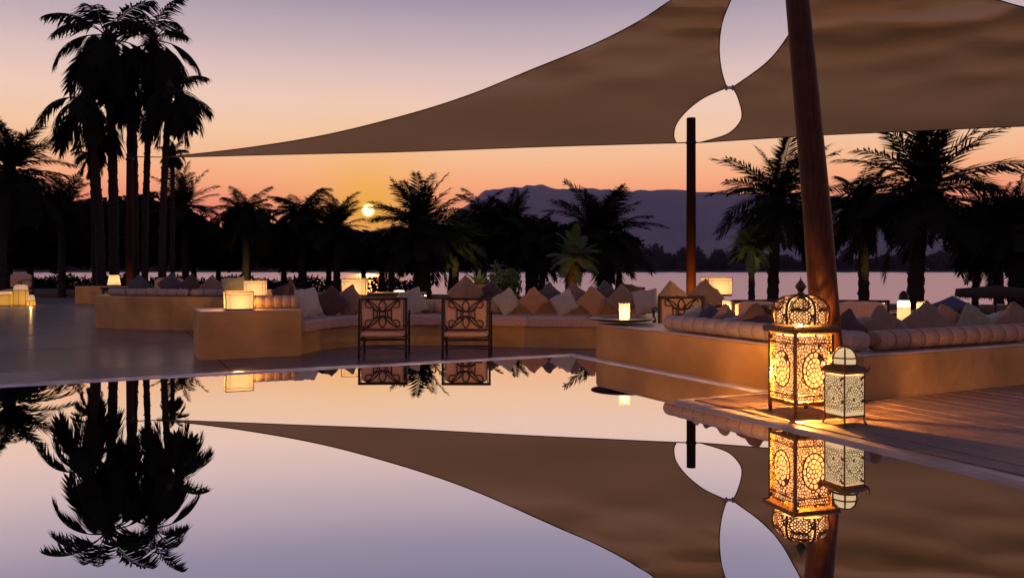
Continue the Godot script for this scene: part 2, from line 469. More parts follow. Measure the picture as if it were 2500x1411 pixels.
func build_hills():
	var prof := [[-900, 560], [-200, 556], [200, 560], [520, 562], [800, 566], [960, 562], [1080, 540], [1140, 500], [1180, 467], [1230, 459], [1276, 457], [1283, 452], [1305, 453], [1322, 448], [1332, 453], [1350, 460], [1400, 460], [1450, 460], [1490, 463], [1520, 469], [1560, 463], [1620, 463], [1690, 466], [1760, 471], [1850, 474], [1960, 477], [2080, 480], [2200, 486], [2320, 504], [2400, 540], [2480, 572], [2600, 580], [2900, 560], [3400, 570]]
	var n := FastNoiseLite.new(); n.seed = 4; n.frequency = 0.0016; n.fractal_octaves = 5
	var D := 4200.0
	var st := begin(); st.set_smooth_group(0)
	var cols := []
	var x := -900.0
	while x <= 3400.0:
		var py := 560.0
		for i in range(1, prof.size()):
			if x <= prof[i][0]:
				py = lerpf(prof[i - 1][1], prof[i][1], (x - prof[i - 1][0]) / float(prof[i][0] - prof[i - 1][0])); break
		var top := P(x, py + n.get_noise_2d(x * 14.0, 77.0) * 5.0, D)
		var col := PackedVector3Array()
		for j in 15:
			var f := j / 12.0
			var dd := lerpf(D - 2300.0, D, minf(f, 1.0)) + maxf(f - 1.0, 0.0) * 3000.0
			var hh: float = (top.y + 2.0) * (pow(f, 1.25) if f <= 1.0 else 1.0 - (f - 1.0) * 3.0) - 2.0
			var wx := top.x * (0.82 + 0.18 * minf(f, 1.0))
			if j > 0 and j < 12: hh += n.get_noise_2d(wx, dd * 0.6) * 130.0 * sin(f * PI)
			col.append(Vector3(wx, hh, -dd))
		cols.append(col)
		x += 10.0 if (x > 1100 and x < 1600) else 25.0
	for i in cols.size() - 1:
		for j in 14:
			quad(st, cols[i][j], cols[i + 1][j], cols[i + 1][j + 1], cols[i][j + 1], Vector3(0, 1, 0.4))
	struct("desert_hills", done(st), M.hill)
	# trees along the far bank: one far-off mass
	var bush := leaf_cloud(11, 160, 24, Vector3(1, 1, 1), 0.16, Vector3(0, 0, 0))
	var mm := MultiMesh.new(); mm.transform_format = MultiMesh.TRANSFORM_3D; mm.mesh = bush; mm.instance_count = 260
	var r := RandomNumberGenerator.new(); r.seed = 31
	for i in 260:
		var fx := i / 260.0 * 1150.0 - 560.0 + r.randf_range(-4, 4)
		var hgt := r.randf_range(6.0, 11.5) * (1.0 + 0.35 * sin(fx * 0.013 + 1.0))
		if r.randf() < 0.06: hgt *= 1.35
		mm.set_instance_transform(i, Transform3D(Basis(Vector3.UP, r.randf() * TAU).scaled(Vector3(r.randf_range(6, 11), hgt, 8)), Vector3(fx, -1.6 + hgt * 0.8, -684.0 - r.randf() * 40.0)))
	var g := MultiMeshInstance3D.new(); g.name = "far_bank_grove"; g.multimesh = mm; g.material_override = M.grove; add_child(g)
	tag(g, "dark far-off belt of trees along the opposite river bank", "trees", "", "stuff")

# ---------- plants ----------
func leaf_cloud(sd: int, clusters: int, per: int, r: Vector3, leaf: float, at: Vector3) -> ArrayMesh:
	var g := RandomNumberGenerator.new(); g.seed = sd
	var n := FastNoiseLite.new(); n.seed = sd; n.frequency = 0.9
	var st := begin(); st.set_smooth_group(-1)
	for c in clusters:
		var dir := Vector3(g.randfn(), g.randfn(), g.randfn()).normalized()
		var rad := pow(g.randf(), 0.42) * (0.86 + 0.34 * n.get_noise_3dv(dir * 1.6))
		var cp := Vector3(dir.x * r.x, dir.y * r.y, dir.z * r.z) * rad + at
		for k in per:
			var p := cp + Vector3(g.randfn() * r.x, g.randfn() * r.y, g.randfn() * r.z) * 0.075
			var a := Vector3(g.randfn(), g.randfn() * 0.7, g.randfn()).normalized()
			var b := a.cross(Vector3(g.randfn(), g.randfn(), g.randfn())).normalized()
			var l := leaf * g.randf_range(0.7, 1.4)
			var tip := p + a * l
			tri(st, p, p + a * l * 0.45 + b * l * 0.27, tip)
			tri(st, p, tip, p + a * l * 0.45 - b * l * 0.27)
	return done(st)

func frond(style: String, e0: float, sd: int) -> ArrayMesh:
	# a feather leaf of unit length that leaves the crown at e0 degrees along +x and bends down under its weight
	var key := "frond%s%d_%d" % [style, int(e0), sd]
	if cache.has(key): return cache[key]
	var g := RandomNumberGenerator.new(); g.seed = sd * 97 + int(e0) + 500
	var bend: float = {"date": 46.0, "droop": 78.0, "plume": 86.0}[style]
	var n := 42 if style != "plume" else 30
	var st := begin()
	var pts := PackedVector3Array([Vector3.ZERO]); var tans := [Vector3(cos(deg_to_rad(e0)), sin(deg_to_rad(e0)), 0)]
	var side_bend := g.randf_range(-0.15, 0.15)
	for i in 14:
		var f := (i + 1) / 14.0
		var a := deg_to_rad(e0 - bend * pow(f, 1.35) * (1.0 - absf(e0 - 10.0) / 260.0))
		a = maxf(a, deg_to_rad(-86))
		var t := Vector3(cos(a), sin(a), side_bend * f).normalized()
		pts.append(pts[-1] + t / 14.0); tans.append(t)
	var radii := []
	for i in pts.size(): radii.append(lerpf(0.013, 0.0025, i / 14.0))
	add_tube(st, pts, radii, 3, false)
	st.set_smooth_group(-1)
	for i in n:
		var f := lerpf(0.10 if style != "plume" else 0.28, 0.99, i / float(n - 1))
		var x := f * 14.0; var k := mini(int(x), 13)
		var p := pts[k].lerp(pts[k + 1], x - k); var t: Vector3 = tans[k + 1]
		var up := t.cross(Vector3.BACK).normalized() * -1.0
		if up.y < 0.0: up = -up
		for s in [-1.0, 1.0]:
			var sd2: Vector3 = Vector3.BACK * s
			var l: float = (0.10 + 0.20 * sin(PI * pow(f, 0.75))) * g.randf_range(0.8, 1.15)
			if style == "plume": l = (0.12 + 0.24 * sin(PI * pow(f, 0.9))) * g.randf_range(0.75, 1.2)
			var dir: Vector3 = (t * 0.75 + sd2 * 0.75 + up * g.randf_range(-0.05, 0.35) + Vector3.DOWN * (0.15 if style == "date" else 0.5)).normalized()
			var w := (0.011 if style != "plume" else 0.017)
			var wv := t.cross(dir).cross(dir).normalized() * w
			var mid := p + dir * l * 0.45 + Vector3.DOWN * l * 0.03
			var tip := p + dir * l + Vector3.DOWN * l * (0.16 if style != "plume" else 0.3)
			tri(st, p - wv * 0.4, mid + wv, mid - wv); tri(st, mid + wv, tip, mid - wv)
			tri(st, p - wv * 0.4, p + wv * 0.4, mid + wv)
	cache[key] = done(st)
	return cache[key]

func palm_trunk(h: float, r: float, lean: Vector2, sd: int) -> ArrayMesh:
	# ringed trunk with the stubs of cut leaves
	var g := RandomNumberGenerator.new(); g.seed = sd
	var st := begin()
	var pts := PackedVector3Array(); var radii := []
	var n := 22
	for i in n:
		var f := i / float(n - 1)
		pts.append(Vector3(lean.x * f * f, h * f, lean.y * f * f))
		radii.append(r * lerpf(1.15, 0.86, f) * (1.0 + 0.07 * (1 if i % 2 else -1)) * (1.35 if i == 0 else 1.0))
	add_tube(st, pts, radii, 9)
	st.set_smooth_group(-1)
	for i in int(h * 7.0):
		var f := (i + 0.5) / (h * 7.0)
		var a := i * 2.399963
		var c := Vector3(lean.x * f * f, h * f, lean.y * f * f)
		var o := Vector3(cos(a), 0, sin(a)); var s := Vector3(-sin(a), 0, cos(a)); var rr := r * lerpf(1.12, 0.86, f)
		var k := g.randf_range(0.7, 1.3)
		var b0 := c + o * rr * 0.9 - s * 0.09 * k; var b1 := c + o * rr * 0.9 + s * 0.09 * k; var tp := c + o * (rr + 0.07 * k) + Vector3.UP * 0.16 * k; var bt := c + o * rr * 0.9 + Vector3.DOWN * 0.1
		tri(st, b0, b1, tp, o); tri(st, b0, tp, c + o * rr * 0.8 + Vector3.UP * 0.2, -s); tri(st, b1, tp, c + o * rr * 0.8 + Vector3.UP * 0.2, s); tri(st, b0, bt, b1, o)
	return done(st)

func palm(px: float, d: float, crown_px: float, crown_py: float, r_px: float, n: int, style: String, label: String, sd: int, green := false, trunk_r := 0.24, low := -45.0, ground := GARDEN, high := 82.0) -> Node3D:
	var base := G(px, d, ground); var top := P(crown_px, crown_py, d)
	var g := RandomNumberGenerator.new(); g.seed = sd
	var o := thing("palm_tree", label, "palm tree", base, 0.0, "palm trees in the riverside garden")
	var lean := Vector2(top.x - base.x, 0.0)
	part("trunk", palm_trunk(top.y - base.y, trunk_r, lean, sd), M.trunk, o)
	var r := r_px * d / 2000.0
	var at := Vector3(lean.x, top.y - base.y, 0)
	# heart of the crown: old leaf bases
	part("crown_heart", lathe_mesh([Vector2(trunk_r * 0.8, -0.55), Vector2(trunk_r * 1.5, -0.15), Vector2(trunk_r * 1.4, 0.25), Vector2(trunk_r * 0.5, 0.6), Vector2(0.0, 0.7)], 9), M.trunk, o, Transform3D(Basis(), at))
	for i in n:
		var f := (i + 0.5) / n
		var e := lerpf(high, low, pow(f, 0.85)) + g.randf_range(-9, 9)
		if style == "plume" and high > 60.0 and e < 24.0 and e > -14.0: e -= 22.0
		e = snappedf(e, 13.0)
		var m := frond(style, e, g.randi() % 2)
		var yaw := i * 2.399963 + g.randf_range(-0.25, 0.25)
		var sc := r * g.randf_range(0.88, 1.15)
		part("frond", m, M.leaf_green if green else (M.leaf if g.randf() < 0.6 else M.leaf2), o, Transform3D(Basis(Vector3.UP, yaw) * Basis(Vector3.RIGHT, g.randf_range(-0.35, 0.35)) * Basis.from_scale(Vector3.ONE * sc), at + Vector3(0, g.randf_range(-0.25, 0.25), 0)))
	return o

func broadleaf(px: float, d: float, top_py: float, bottom_py: float, w_px: float, label: String, sd: int, group := "broadleaf trees of the riverside garden"):
	var key := "crown%d" % (sd % 4)
	if not cache.has(key): cache[key] = leaf_cloud(40 + sd % 4, 420, 20, Vector3.ONE, 0.17, Vector3.ZERO)
	var top := P(px, top_py, d); var bot := P(px, bottom_py, d)
	var base := G(px, d, GARDEN)
	var o := thing("garden_tree", label, "tree", base, 0.0, group)
	var hy := (top.y - bot.y) * 0.5; var w := w_px * d / 4000.0
	var mid := (top.y + bot.y) * 0.5 - base.y
	var th := maxf(mid, 0.6)
	var st := begin()
	add_tube(st, PackedVector3Array([Vector3(0, 0, 0), Vector3(0.08, th * 0.4, 0), Vector3(-0.05, th, 0.1)]), [0.34, 0.24, 0.16], 8)
	for k in 5:
		var a := k * 1.3 + sd
		add_tube(st, PackedVector3Array([Vector3(0.05, th * 0.55, 0), Vector3(cos(a) * w * 0.3, th * 0.85, sin(a) * w * 0.3), Vector3(cos(a) * w * 0.65, th + hy * 0.35, sin(a) * w * 0.65)]), [0.13, 0.08, 0.03], 5)
	part("trunk", done(st), M.trunk, o)
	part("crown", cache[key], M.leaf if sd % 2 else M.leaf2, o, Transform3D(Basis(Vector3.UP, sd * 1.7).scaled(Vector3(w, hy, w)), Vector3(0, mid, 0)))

func build_plants():
	# the tall clump at the left, five trunks
	palm(278, 50, 262, 96, 152, 30, "plume", "tallest palm of the left clump, its spread fronds cut by the top of the picture", 101, false, 0.27, -58, GARDEN, 74)
	palm(352, 51, 372, 98, 138, 28, "plume", "second tallest palm of the left clump, its fronds reaching right against the sky", 102, false, 0.19, -58, GARDEN, 72)
	palm(246, 49, 212, 246, 138, 18, "plume", "palm of the tall clump leaning its low crown out to the left", 103, false, 0.26, -62, GARDEN, 38)
	palm(394, 49, 412, 222, 128, 18, "plume", "slim palm on the right edge of the tall clump with a low crown", 104, false, 0.2, -62, GARDEN, 48)
	palm(324, 52, 318, 196, 100, 11, "plume", "thick palm in the middle of the tall clump, hung with old fronds", 105, false, 0.34, -78, GARDEN, 0)
	palm(230, 52, 222, 372, 52, 20, "plume", "young short palm at the foot of the tall clump, left side", 106, false, 0.16, -50)
	palm(420, 52, 420, 372, 44, 18, "plume", "young short palm at the foot of the tall clump, right side", 107, false, 0.14, -50)
	# other palms, left to right
	palm(0, 46, 20, 415, 165, 44, "date", "feathery date palm at the far left edge of the picture", 110)
	palm(735, 62, 738, 530, 100, 50, "droop", "date palm left of the setting sun", 111)
	palm(822, 60, 818, 560, 96, 48, "date", "low date palm just left of the sun's disc", 112)
	palm(1030, 52, 1026, 560, 142, 64, "date", "spiky date palm right of the sun", 113, false, 0.55)
	palm(1110, 56, 1118, 590, 78, 30, "date", "low palm between the spiky palm and the broad dark trees", 114, true)
	palm(1300, 54, 1290, 590, 105, 40, "droop", "palm under the middle of the hills, in front of broad trees", 115, false, 0.42)
	palm(1392, 44, 1402, 628, 68, 34, "date", "short palm just left of the large palm below the hills", 116, true, 0.3)
	palm(1480, 50, 1462, 572, 148, 58, "date", "large date palm below the hills, left of the black post", 117, false, 0.4)
	palm(1836, 47, 1836, 600, 66, 34, "date", "small palm lit green from below, right of the black post", 118, true, 0.17)
	palm(1888, 48, 1902, 488, 172, 42, "date", "tall date palm behind the leaning mast, left of it", 119, false, 0.3)
	palm(2110, 46, 2106, 505, 122, 40, "droop", "round headed date palm just right of the leaning mast", 120, false, 0.27)
	palm(2236, 45, 2262, 462, 225, 44, "date", "largest date palm on the right, under the second sail", 121, false, 0.4)
	palm(2382, 44, 2388, 640, 60, 26, "date", "low dark palm before the thatched parasol", 122, false, 0.16)
	palm(2485, 42, 2492, 560, 150, 44, "date", "dark date palm at the right edge of the picture", 123, false, 0.42)
	palm(598, 60, 600, 522, 92, 44, "droop", "round headed date palm between the tall clump and the sun palms", 130)
	palm(452, 62, 448, 508, 100, 44, "date", "date palm just right of the tall clump, its fronds above the low trees", 131)
	palm(150, 58, 150, 505, 95, 40, "date", "date palm between the far left palm and the tall clump", 132)
	palm(955, 64, 958, 600, 66, 34, "date", "low date palm right of the sun, under the spiky palm's left fronds", 133)
	palm(1180, 58, 1178, 530, 85, 44, "droop", "date palm at the left end of the hills", 134)
	palm(1250, 57, 1248, 540, 85, 44, "date", "date palm in front of the flat hilltop", 135)
	palm(2440, 50, 2436, 555, 115, 30, "date", "date palm between the largest palm and the right edge", 136)
	# broadleaf trees behind and between
	broadleaf(70, 66, 465, 655, 330, "dark broad tree behind the far left palm", 1)
	broadleaf(235, 70, 488, 660, 300, "dark tree mass behind the trunks of the tall clump", 2)
	broadleaf(395, 64, 485, 660, 190, "dark tree right behind the tall clump of palms", 3)
	broadleaf(470, 70, 522, 660, 150, "low flat-topped tree right of the tall clump", 4)
	broadleaf(602, 64, 505, 655, 150, "dark tree behind the round headed palm at the left", 5)
	broadleaf(690, 70, 545, 660, 170, "low dark tree left of the sun palms", 6)
	broadleaf(800, 72, 560, 660, 190, "low dark tree under the sun", 7)
	broadleaf(930, 70, 585, 655, 190, "low dark tree between the sun and the spiky palm", 8)
	broadleaf(1165, 62, 512, 655, 140, "dark tree at the left foot of the hills", 9)
	broadleaf(1248, 64, 516, 655, 150, "dark tree in front of the flat hilltop", 10)
	broadleaf(1322, 66, 535, 655, 120, "rounded dark tree right of the flat hilltop's summit", 11)
	broadleaf(2440, 56, 484, 672, 250, "dark broad tree behind the low palm at the right", 12)
	broadleaf(20, 74, 500, 662, 330, "black tree mass at the far left edge, behind the palm", 14)
	broadleaf(330, 76, 474, 662, 260, "dark tree mass directly behind the dark reddish mast", 15)
	broadleaf(530, 76, 545, 662, 240, "low dark tree behind the round dark tree", 16)
	broadleaf(740, 78, 535, 662, 230, "dark tree behind the date palm left of the sun", 17)
	broadleaf(885, 76, 562, 662, 220, "low dark tree right below the sun's disc", 18)
	broadleaf(1030, 74, 575, 662, 200, "dark tree behind the spiky palm", 19)
	broadleaf(1100, 72, 548, 662, 170, "dark tree between the spiky palm and the hills", 20)
	broadleaf(1400, 72, 540, 662, 200, "dark tree behind the large palm below the hills", 21)
	broadleaf(1510, 70, 560, 655, 120, "low dark tree right of the large palm below the hills", 22)
	broadleaf(2500, 60, 480, 680, 220, "dark tree at the right edge behind the palm", 24)
	# clipped hedge along the bank
	var hb := begin(); var g := RandomNumberGenerator.new(); g.seed = 5
	hb.set_smooth_group(-1)
	for i in 9000:
		var f := g.randf()
		var p := Vector3(lerpf(-52, -7, f), GARDEN + g.randf() * (1.15 - 0.2 * sin(f * 40.0)), -lerpf(88, 68, f) + g.randf_range(-0.7, 0.7))
		var a := Vector3(g.randfn(), g.randfn(), g.randfn()).normalized() * 0.24; var b := Vector3(g.randfn(), g.randfn(), g.randfn()).normalized() * 0.1
		tri(hb, p, p + a + b, p + a * 2.0); tri(hb, p, p + a * 2.0, p + a - b)
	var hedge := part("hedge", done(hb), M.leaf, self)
	tag(hedge, "long low dark hedge along the river bank at the left", "hedge")
	# lit shrub and the bright broad-leaved plant before it
	var bp := G(1228, 22, GARDEN)
	var sh := thing("shrub", "green shrub lit from below behind the middle pillows", "shrub", bp)
	var bs := begin()
	for k in 9:
		var a := k * 0.7
		add_tube(bs, PackedVector3Array([Vector3(cos(a) * 0.1, 0, sin(a) * 0.1), Vector3(cos(a) * 0.3, 1.0, sin(a) * 0.25), Vector3(cos(a) * 0.5, 1.9, sin(a) * 0.4)]), [0.035, 0.025, 0.01], 5)
	part("stem", done(bs), M.trunk, sh)
	part("foliage", leaf_cloud(77, 120, 22, Vector3(0.5, 0.68, 0.5), 0.11, Vector3(0, 1.65, 0)), M.leaf_green, sh)
	var ag := thing("agave", "bright yellow-green plant with broad pointed leaves behind the second iron chair", "plant", G(1168, 19.0, DECK))
	part("pot", lathe_mesh([Vector2(0, 0), Vector2(0.17, 0), Vector2(0.24, 0.35), Vector2(0.22, 0.86), Vector2(0.25, 0.9), Vector2(0.19, 0.9), Vector2(0.18, 0.84), Vector2(0, 0.84)], 18), M.plaster, ag)
	for k in 11:
		var a := k * 2.4; var l := 0.40 + 0.06 * (k % 3); var e := deg_to_rad(75.0 - k * 5.0)
		var ls := begin(); ls.set_smooth_group(0)
		var prev := []
		for i in 7:
			var f := i / 6.0
			var r := l * f; var q := Vector3(cos(a), 0, sin(a)) * r * cos(e) * (1.0 + 0.3 * f) + Vector3.UP * (r * sin(e) - 0.06 * f * f)
			var wd := Vector3(-sin(a), 0, cos(a)) * 0.05 * sin(PI * (0.2 + 0.8 * f))
			var row := [q - wd + Vector3.UP * 0.015, q - Vector3.UP * 0.01, q + wd + Vector3.UP * 0.015]
			if prev:
				for j in 2: quad(ls, prev[j], prev[j + 1], row[j + 1], row[j], Vector3.UP)
			prev = row
		part("leaf", done(ls), M.agave, ag, Transform3D(Basis(), Vector3(0, 0.86, 0)))
	# garden spotlights under the lit plants
	spotlight(G(1228, 20.6, GARDEN), Vector3(G(1228, 22, 0.9)), 100.0, "garden spotlight at the foot of the lit shrub")
	spotlight(G(1172, 18.3, DECK - 0.5), P(1168, 680, 19.2), 16.0, "garden spotlight under the bright broad-leaved plant")
	spotlight(G(1404, 42.6, GARDEN), P(1402, 632, 44), 7.0, "garden spotlight under the short palm left of the large palm below the hills", Color(1.0, 0.66, 0.22))
	spotlight(G(1850, 45.2, GARDEN), P(1840, 610, 47), 6.0, "garden spotlight at the foot of the small green palm")
	spotlight(G(2150, 44.5, GARDEN), P(2108, 560, 46), 7.0, "garden spotlight at the foot of the round headed palm")
	spotlight(G(1692, 32.6, GARDEN), P(1688, 697, 33.8), 30.0, "amber spotlight washing the foot of the black post", Color(1.0, 0.62, 0.22))
	spotlight(G(318, 38.6, DECK - 0.3), P(315, 692, 39.9), 3.5, "amber spotlight washing the foot of the left mast", Color(1.0, 0.55, 0.2))
	spotlight(G(612, 58, GARDEN), P(602, 600, 62), 9.0, "garden spotlight under the round headed palm on the left")
	spotlight(G(1090, 54, GARDEN), P(1112, 600, 56), 16.0, "garden spotlight beside the spiky palm")

func spotlight(at: Vector3, aim: Vector3, e: float, label: String, tint := Color(1.0, 0.86, 0.5)):
	var o := thing("garden_spotlight", label, "spotlight", at, 0.0, "spotlights hidden among the plants")
	var dir := (aim - at).normalized()
	var b := Basis.looking_at(dir, Vector3.UP if absf(dir.y) < 0.98 else Vector3.RIGHT)
	part("housing", tube_mesh(PackedVector3Array([Vector3(0, 0, 0.1), Vector3(0, 0, 0.02), Vector3(0, 0, -0.06)]), [0.045, 0.06, 0.065], 12), M.black, o, Transform3D(b, Vector3(0, 0.16, 0)))
	part("stake", tube_mesh(PackedVector3Array([Vector3(0, -0.1, 0), Vector3(0, 0.16, 0)]), [0.015], 6), M.black, o)
	part("lamp_lens", tube_mesh(PackedVector3Array([Vector3(0, 0, -0.061), Vector3(0, 0, -0.068)]), [0.055], 12), M.bulb, o, Transform3D(b, Vector3(0, 0.16, 0)))
	var l := SpotLight3D.new(); l.name = "light"; o.add_child(l)
	l.transform = Transform3D(b, Vector3(0, 0.16, 0) + dir * 0.09)
	l.light_energy = e; l.light_color = tint; l.spot_angle = 28.0; l.spot_range = 40.0; l.spot_attenuation = 2.0; l.light_size = 0.05; l.shadow_enabled = true

# ---------- sails, posts ----------
func sail_depth(x: float, y: float) -> float:
	# the sails hang between tall posts, lowest at the far side and rising towards the pool
	return 34.0 + clampf((1650.0 - x) / 1250.0, 0.0, 1.2) * 6.0 - clampf(350.0 - y, -50.0, 700.0) * 0.009 - maxf(x - 1700.0, 0.0) * 0.0035

func sail_point(x: float, y: float) -> Vector3:
	var d := sail_depth(x, y)
	var n: FastNoiseLite = cache.sail_noise
	var top := clampf((260.0 - y) / 200.0, 0.0, 1.0)
	d += n.get_noise_2d(x * 0.55, y * 3.2) * 0.8 * top + n.get_noise_2d(x * 0.2 + 500.0, y * 0.8) * 0.35
	return P(x, y, d)

func build_sail(called: String, label: String, corners: Array, edges: Array, ties: Array):
	# edges: outline pieces from corner to corner, in picture units, turned into places in the air
	var n := FastNoiseLite.new(); n.seed = 8; n.frequency = 0.005; n.fractal_octaves = 2
	cache.sail_noise = n
	var poly := PackedVector2Array()
	for e in edges:
		var s := smooth_line(e, 8)
		for i in s.size() - 1: poly.append(s[i])
	var o := thing(called, label, "shade sail", Vector3.ZERO, 0.0, "shade sails over the terrace")
	var st := begin(); st.set_smooth_group(0)
	var lo := poly[0]; var hi := poly[0]
	for p in poly:
		lo = Vector2(minf(lo.x, p.x), minf(lo.y, p.y)); hi = Vector2(maxf(hi.x, p.x), maxf(hi.y, p.y))
	var step := Vector2(34, 17)
	var y := lo.y
	while y < hi.y:
		var x := lo.x
		while x < hi.x:
			var cell := PackedVector2Array([Vector2(x, y), Vector2(x + step.x, y), Vector2(x + step.x, y + step.y), Vector2(x, y + step.y)])
			for piece in Geometry2D.intersect_polygons(cell, poly):
				var ids := Geometry2D.triangulate_polygon(piece)
				for i in range(0, ids.size(), 3):
					tri(st, sail_point(piece[ids[i]].x, piece[ids[i]].y), sail_point(piece[ids[i + 1]].x, piece[ids[i + 1]].y), sail_point(piece[ids[i + 2]].x, piece[ids[i + 2]].y), Vector3(0, -0.3, 1))
			x += step.x
		y += step.y
	part("cloth", done(st), M.sail, o)
	for e in edges:
		var s := smooth_line(e, 8)
		var line := PackedVector3Array()
		for p in s: line.append(sail_point(p.x, p.y))
		part("hem", tube_mesh(line, [0.022], 6), M.hem, o)
	for t in ties:
		part("cable", tube_mesh(PackedVector3Array([sail_point(t[0].x, t[0].y), t[1]]), [0.025], 6), M.cable, o)

func build_sails():
	var post_at := G(1688, 34, GARDEN)
	var hook := P(1686, 348, 34)
	build_sail("shade_sail", "large brown shade sail reaching from the left mast to the black post", [],
		[[Vector2(400, 384.5), Vector2(700, 377), Vector2(1000, 370), Vector2(1300, 359), Vector2(1500, 353), Vector2(1652, 349)],
		[Vector2(1652, 349), Vector2(1646, 332), Vector2(1652, 303), Vector2(1678, 270), Vector2(1720, 238), Vector2(1775, 214)],
		[Vector2(1775, 214), Vector2(1762, 170), Vector2(1757, 115), Vector2(1764, 55), Vector2(1785, 0), Vector2(1815, -70), Vector2(1880, -170)],
		[Vector2(1880, -170), Vector2(1770, -75), Vector2(1640, 0), Vector2(1560, 52), Vector2(1450, 108), Vector2(1300, 169), Vector2(1150, 230), Vector2(1000, 278), Vector2(800, 328), Vector2(600, 361), Vector2(400, 383.5)]],
		[[Vector2(400, 384), P(322, 382, 40)], [Vector2(1652, 349), hook], [Vector2(1775, 214), sail_point_raw(1790, 213)], [Vector2(1880, -170), P(1928, -330, 6.25)]])
	build_sail("shade_sail", "brown shade sail on the right passing behind the leaning mast", [],
		[[Vector2(1710, 348), Vector2(1850, 339), Vector2(2000, 330), Vector2(2250, 319), Vector2(2500, 308), Vector2(2800, 296)],
		[Vector2(2800, 296), Vector2(2740, 190), Vector2(2760, 90)],
		[Vector2(2760, 90), Vector2(2620, 46), Vector2(2500, 17), Vector2(2440, 0), Vector2(2250, -60), Vector2(2050, -150)],
		[Vector2(2050, -150), Vector2(2000, -60), Vector2(1962, 20), Vector2(1922, 92), Vector2(1872, 153), Vector2(1790, 213)],
		[Vector2(1790, 213), Vector2(1803, 240), Vector2(1812, 275), Vector2(1806, 300), Vector2(1775, 328), Vector2(1710, 348)]],
		[[Vector2(1710, 348), hook], [Vector2(2800, 296), P(2900, 292, 30)], [Vector2(2760, 90), P(2880, 60, 30)], [Vector2(2050, -150), P(1928, -330, 6.25)]])
	# metal ring that joins the two sails
	var ring := begin()
	add_tube(ring, PackedVector3Array([sail_point_raw(1774, 209), sail_point_raw(1774, 219)]), [0.05], 8)
	add_tube(ring, PackedVector3Array([sail_point_raw(1790, 209), sail_point_raw(1790, 219)]), [0.05], 8)
	add_tube(ring, PackedVector3Array([sail_point_raw(1774, 214), sail_point_raw(1790, 214)]), [0.06], 8)
	tag(part("turnbuckle", done(ring), M.coping, self), "small pale metal coupling joining the corners of both sails", "coupling")
	# posts
	var o := thing("steel_post", "black steel post carrying the sail corners, amber lit at its foot", "post", post_at)
	var ph := P(1688, 288, 34).y - GARDEN
	part("shaft", lathe_mesh([Vector2(0.205, 0), Vector2(0.195, ph * 0.5), Vector2(0.185, ph), Vector2(0, ph)], 20), M.post, o)
	part("collar", lathe_mesh([Vector2(0.19, 0), Vector2(0.215, 0.01), Vector2(0.215, 0.10), Vector2(0.19, 0.11)], 20), M.iron, o, Transform3D(Basis(), Vector3(0, hook.y - GARDEN - 0.05, 0)))
	var lp := G(315, 40, DECK - 0.3)
	var lo := thing("sail_mast", "dark reddish mast at the left standing before the tall palms", "mast", lp)
	var lh := P(315, 376, 40).y - lp.y
	part("shaft", lathe_mesh([Vector2(0.19, 0), Vector2(0.17, lh * 0.6), Vector2(0.14, lh), Vector2(0, lh + 0.04)], 18), M.mast_far, lo)
	part("collar", lathe_mesh([Vector2(0.14, 0), Vector2(0.18, 0.01), Vector2(0.18, 0.12), Vector2(0.14, 0.13)], 18), M.iron, lo, Transform3D(Basis(), Vector3(0, lh - 0.32, 0)))
	# the leaning mast in front
	var mp := G(2034, 6.2, 0.028)
	var mo := thing("leaning_mast", "thick reddish timber mast leaning left beside the big lantern", "mast", mp)
	var pts := PackedVector3Array()
	for k in [[2034, 0.0], [2017, 800], [1996, 520], [1972, 260], [1948, 0], [1926, -230], [1906, -440]]:
		if k[0] == 2034: pts.append(Vector3.ZERO)
		else: pts.append(P(k[0], k[1], 6.2) - mp)
	part("shaft", tube_mesh(pts, [0.116, 0.110, 0.103, 0.095, 0.086, 0.078, 0.07], 28), M.mast, mo)
	part("base_plate", lathe_mesh([Vector2(0.17, 0), Vector2(0.17, 0.018), Vector2(0.16, 0.022), Vector2(0.125, 0.024), Vector2(0.122, 0.09), Vector2(0.10, 0.095)], 24), M.iron, mo)
	for k in 6:
		var a := k * TAU / 6.0
		part("bolt", lathe_mesh([Vector2(0.010, 0), Vector2(0.010, 0.012), Vector2(0, 0.014)], 6, 0, true), M.iron, mo, Transform3D(Basis(), Vector3(cos(a) * 0.148, 0.02, sin(a) * 0.148)))

func sail_point_raw(x: float, y: float) -> Vector3:
	if not cache.has("sail_noise"):
		var n := FastNoiseLite.new(); n.seed = 8; n.frequency = 0.005; n.fractal_octaves = 2
		cache.sail_noise = n
	return sail_point(x, y)

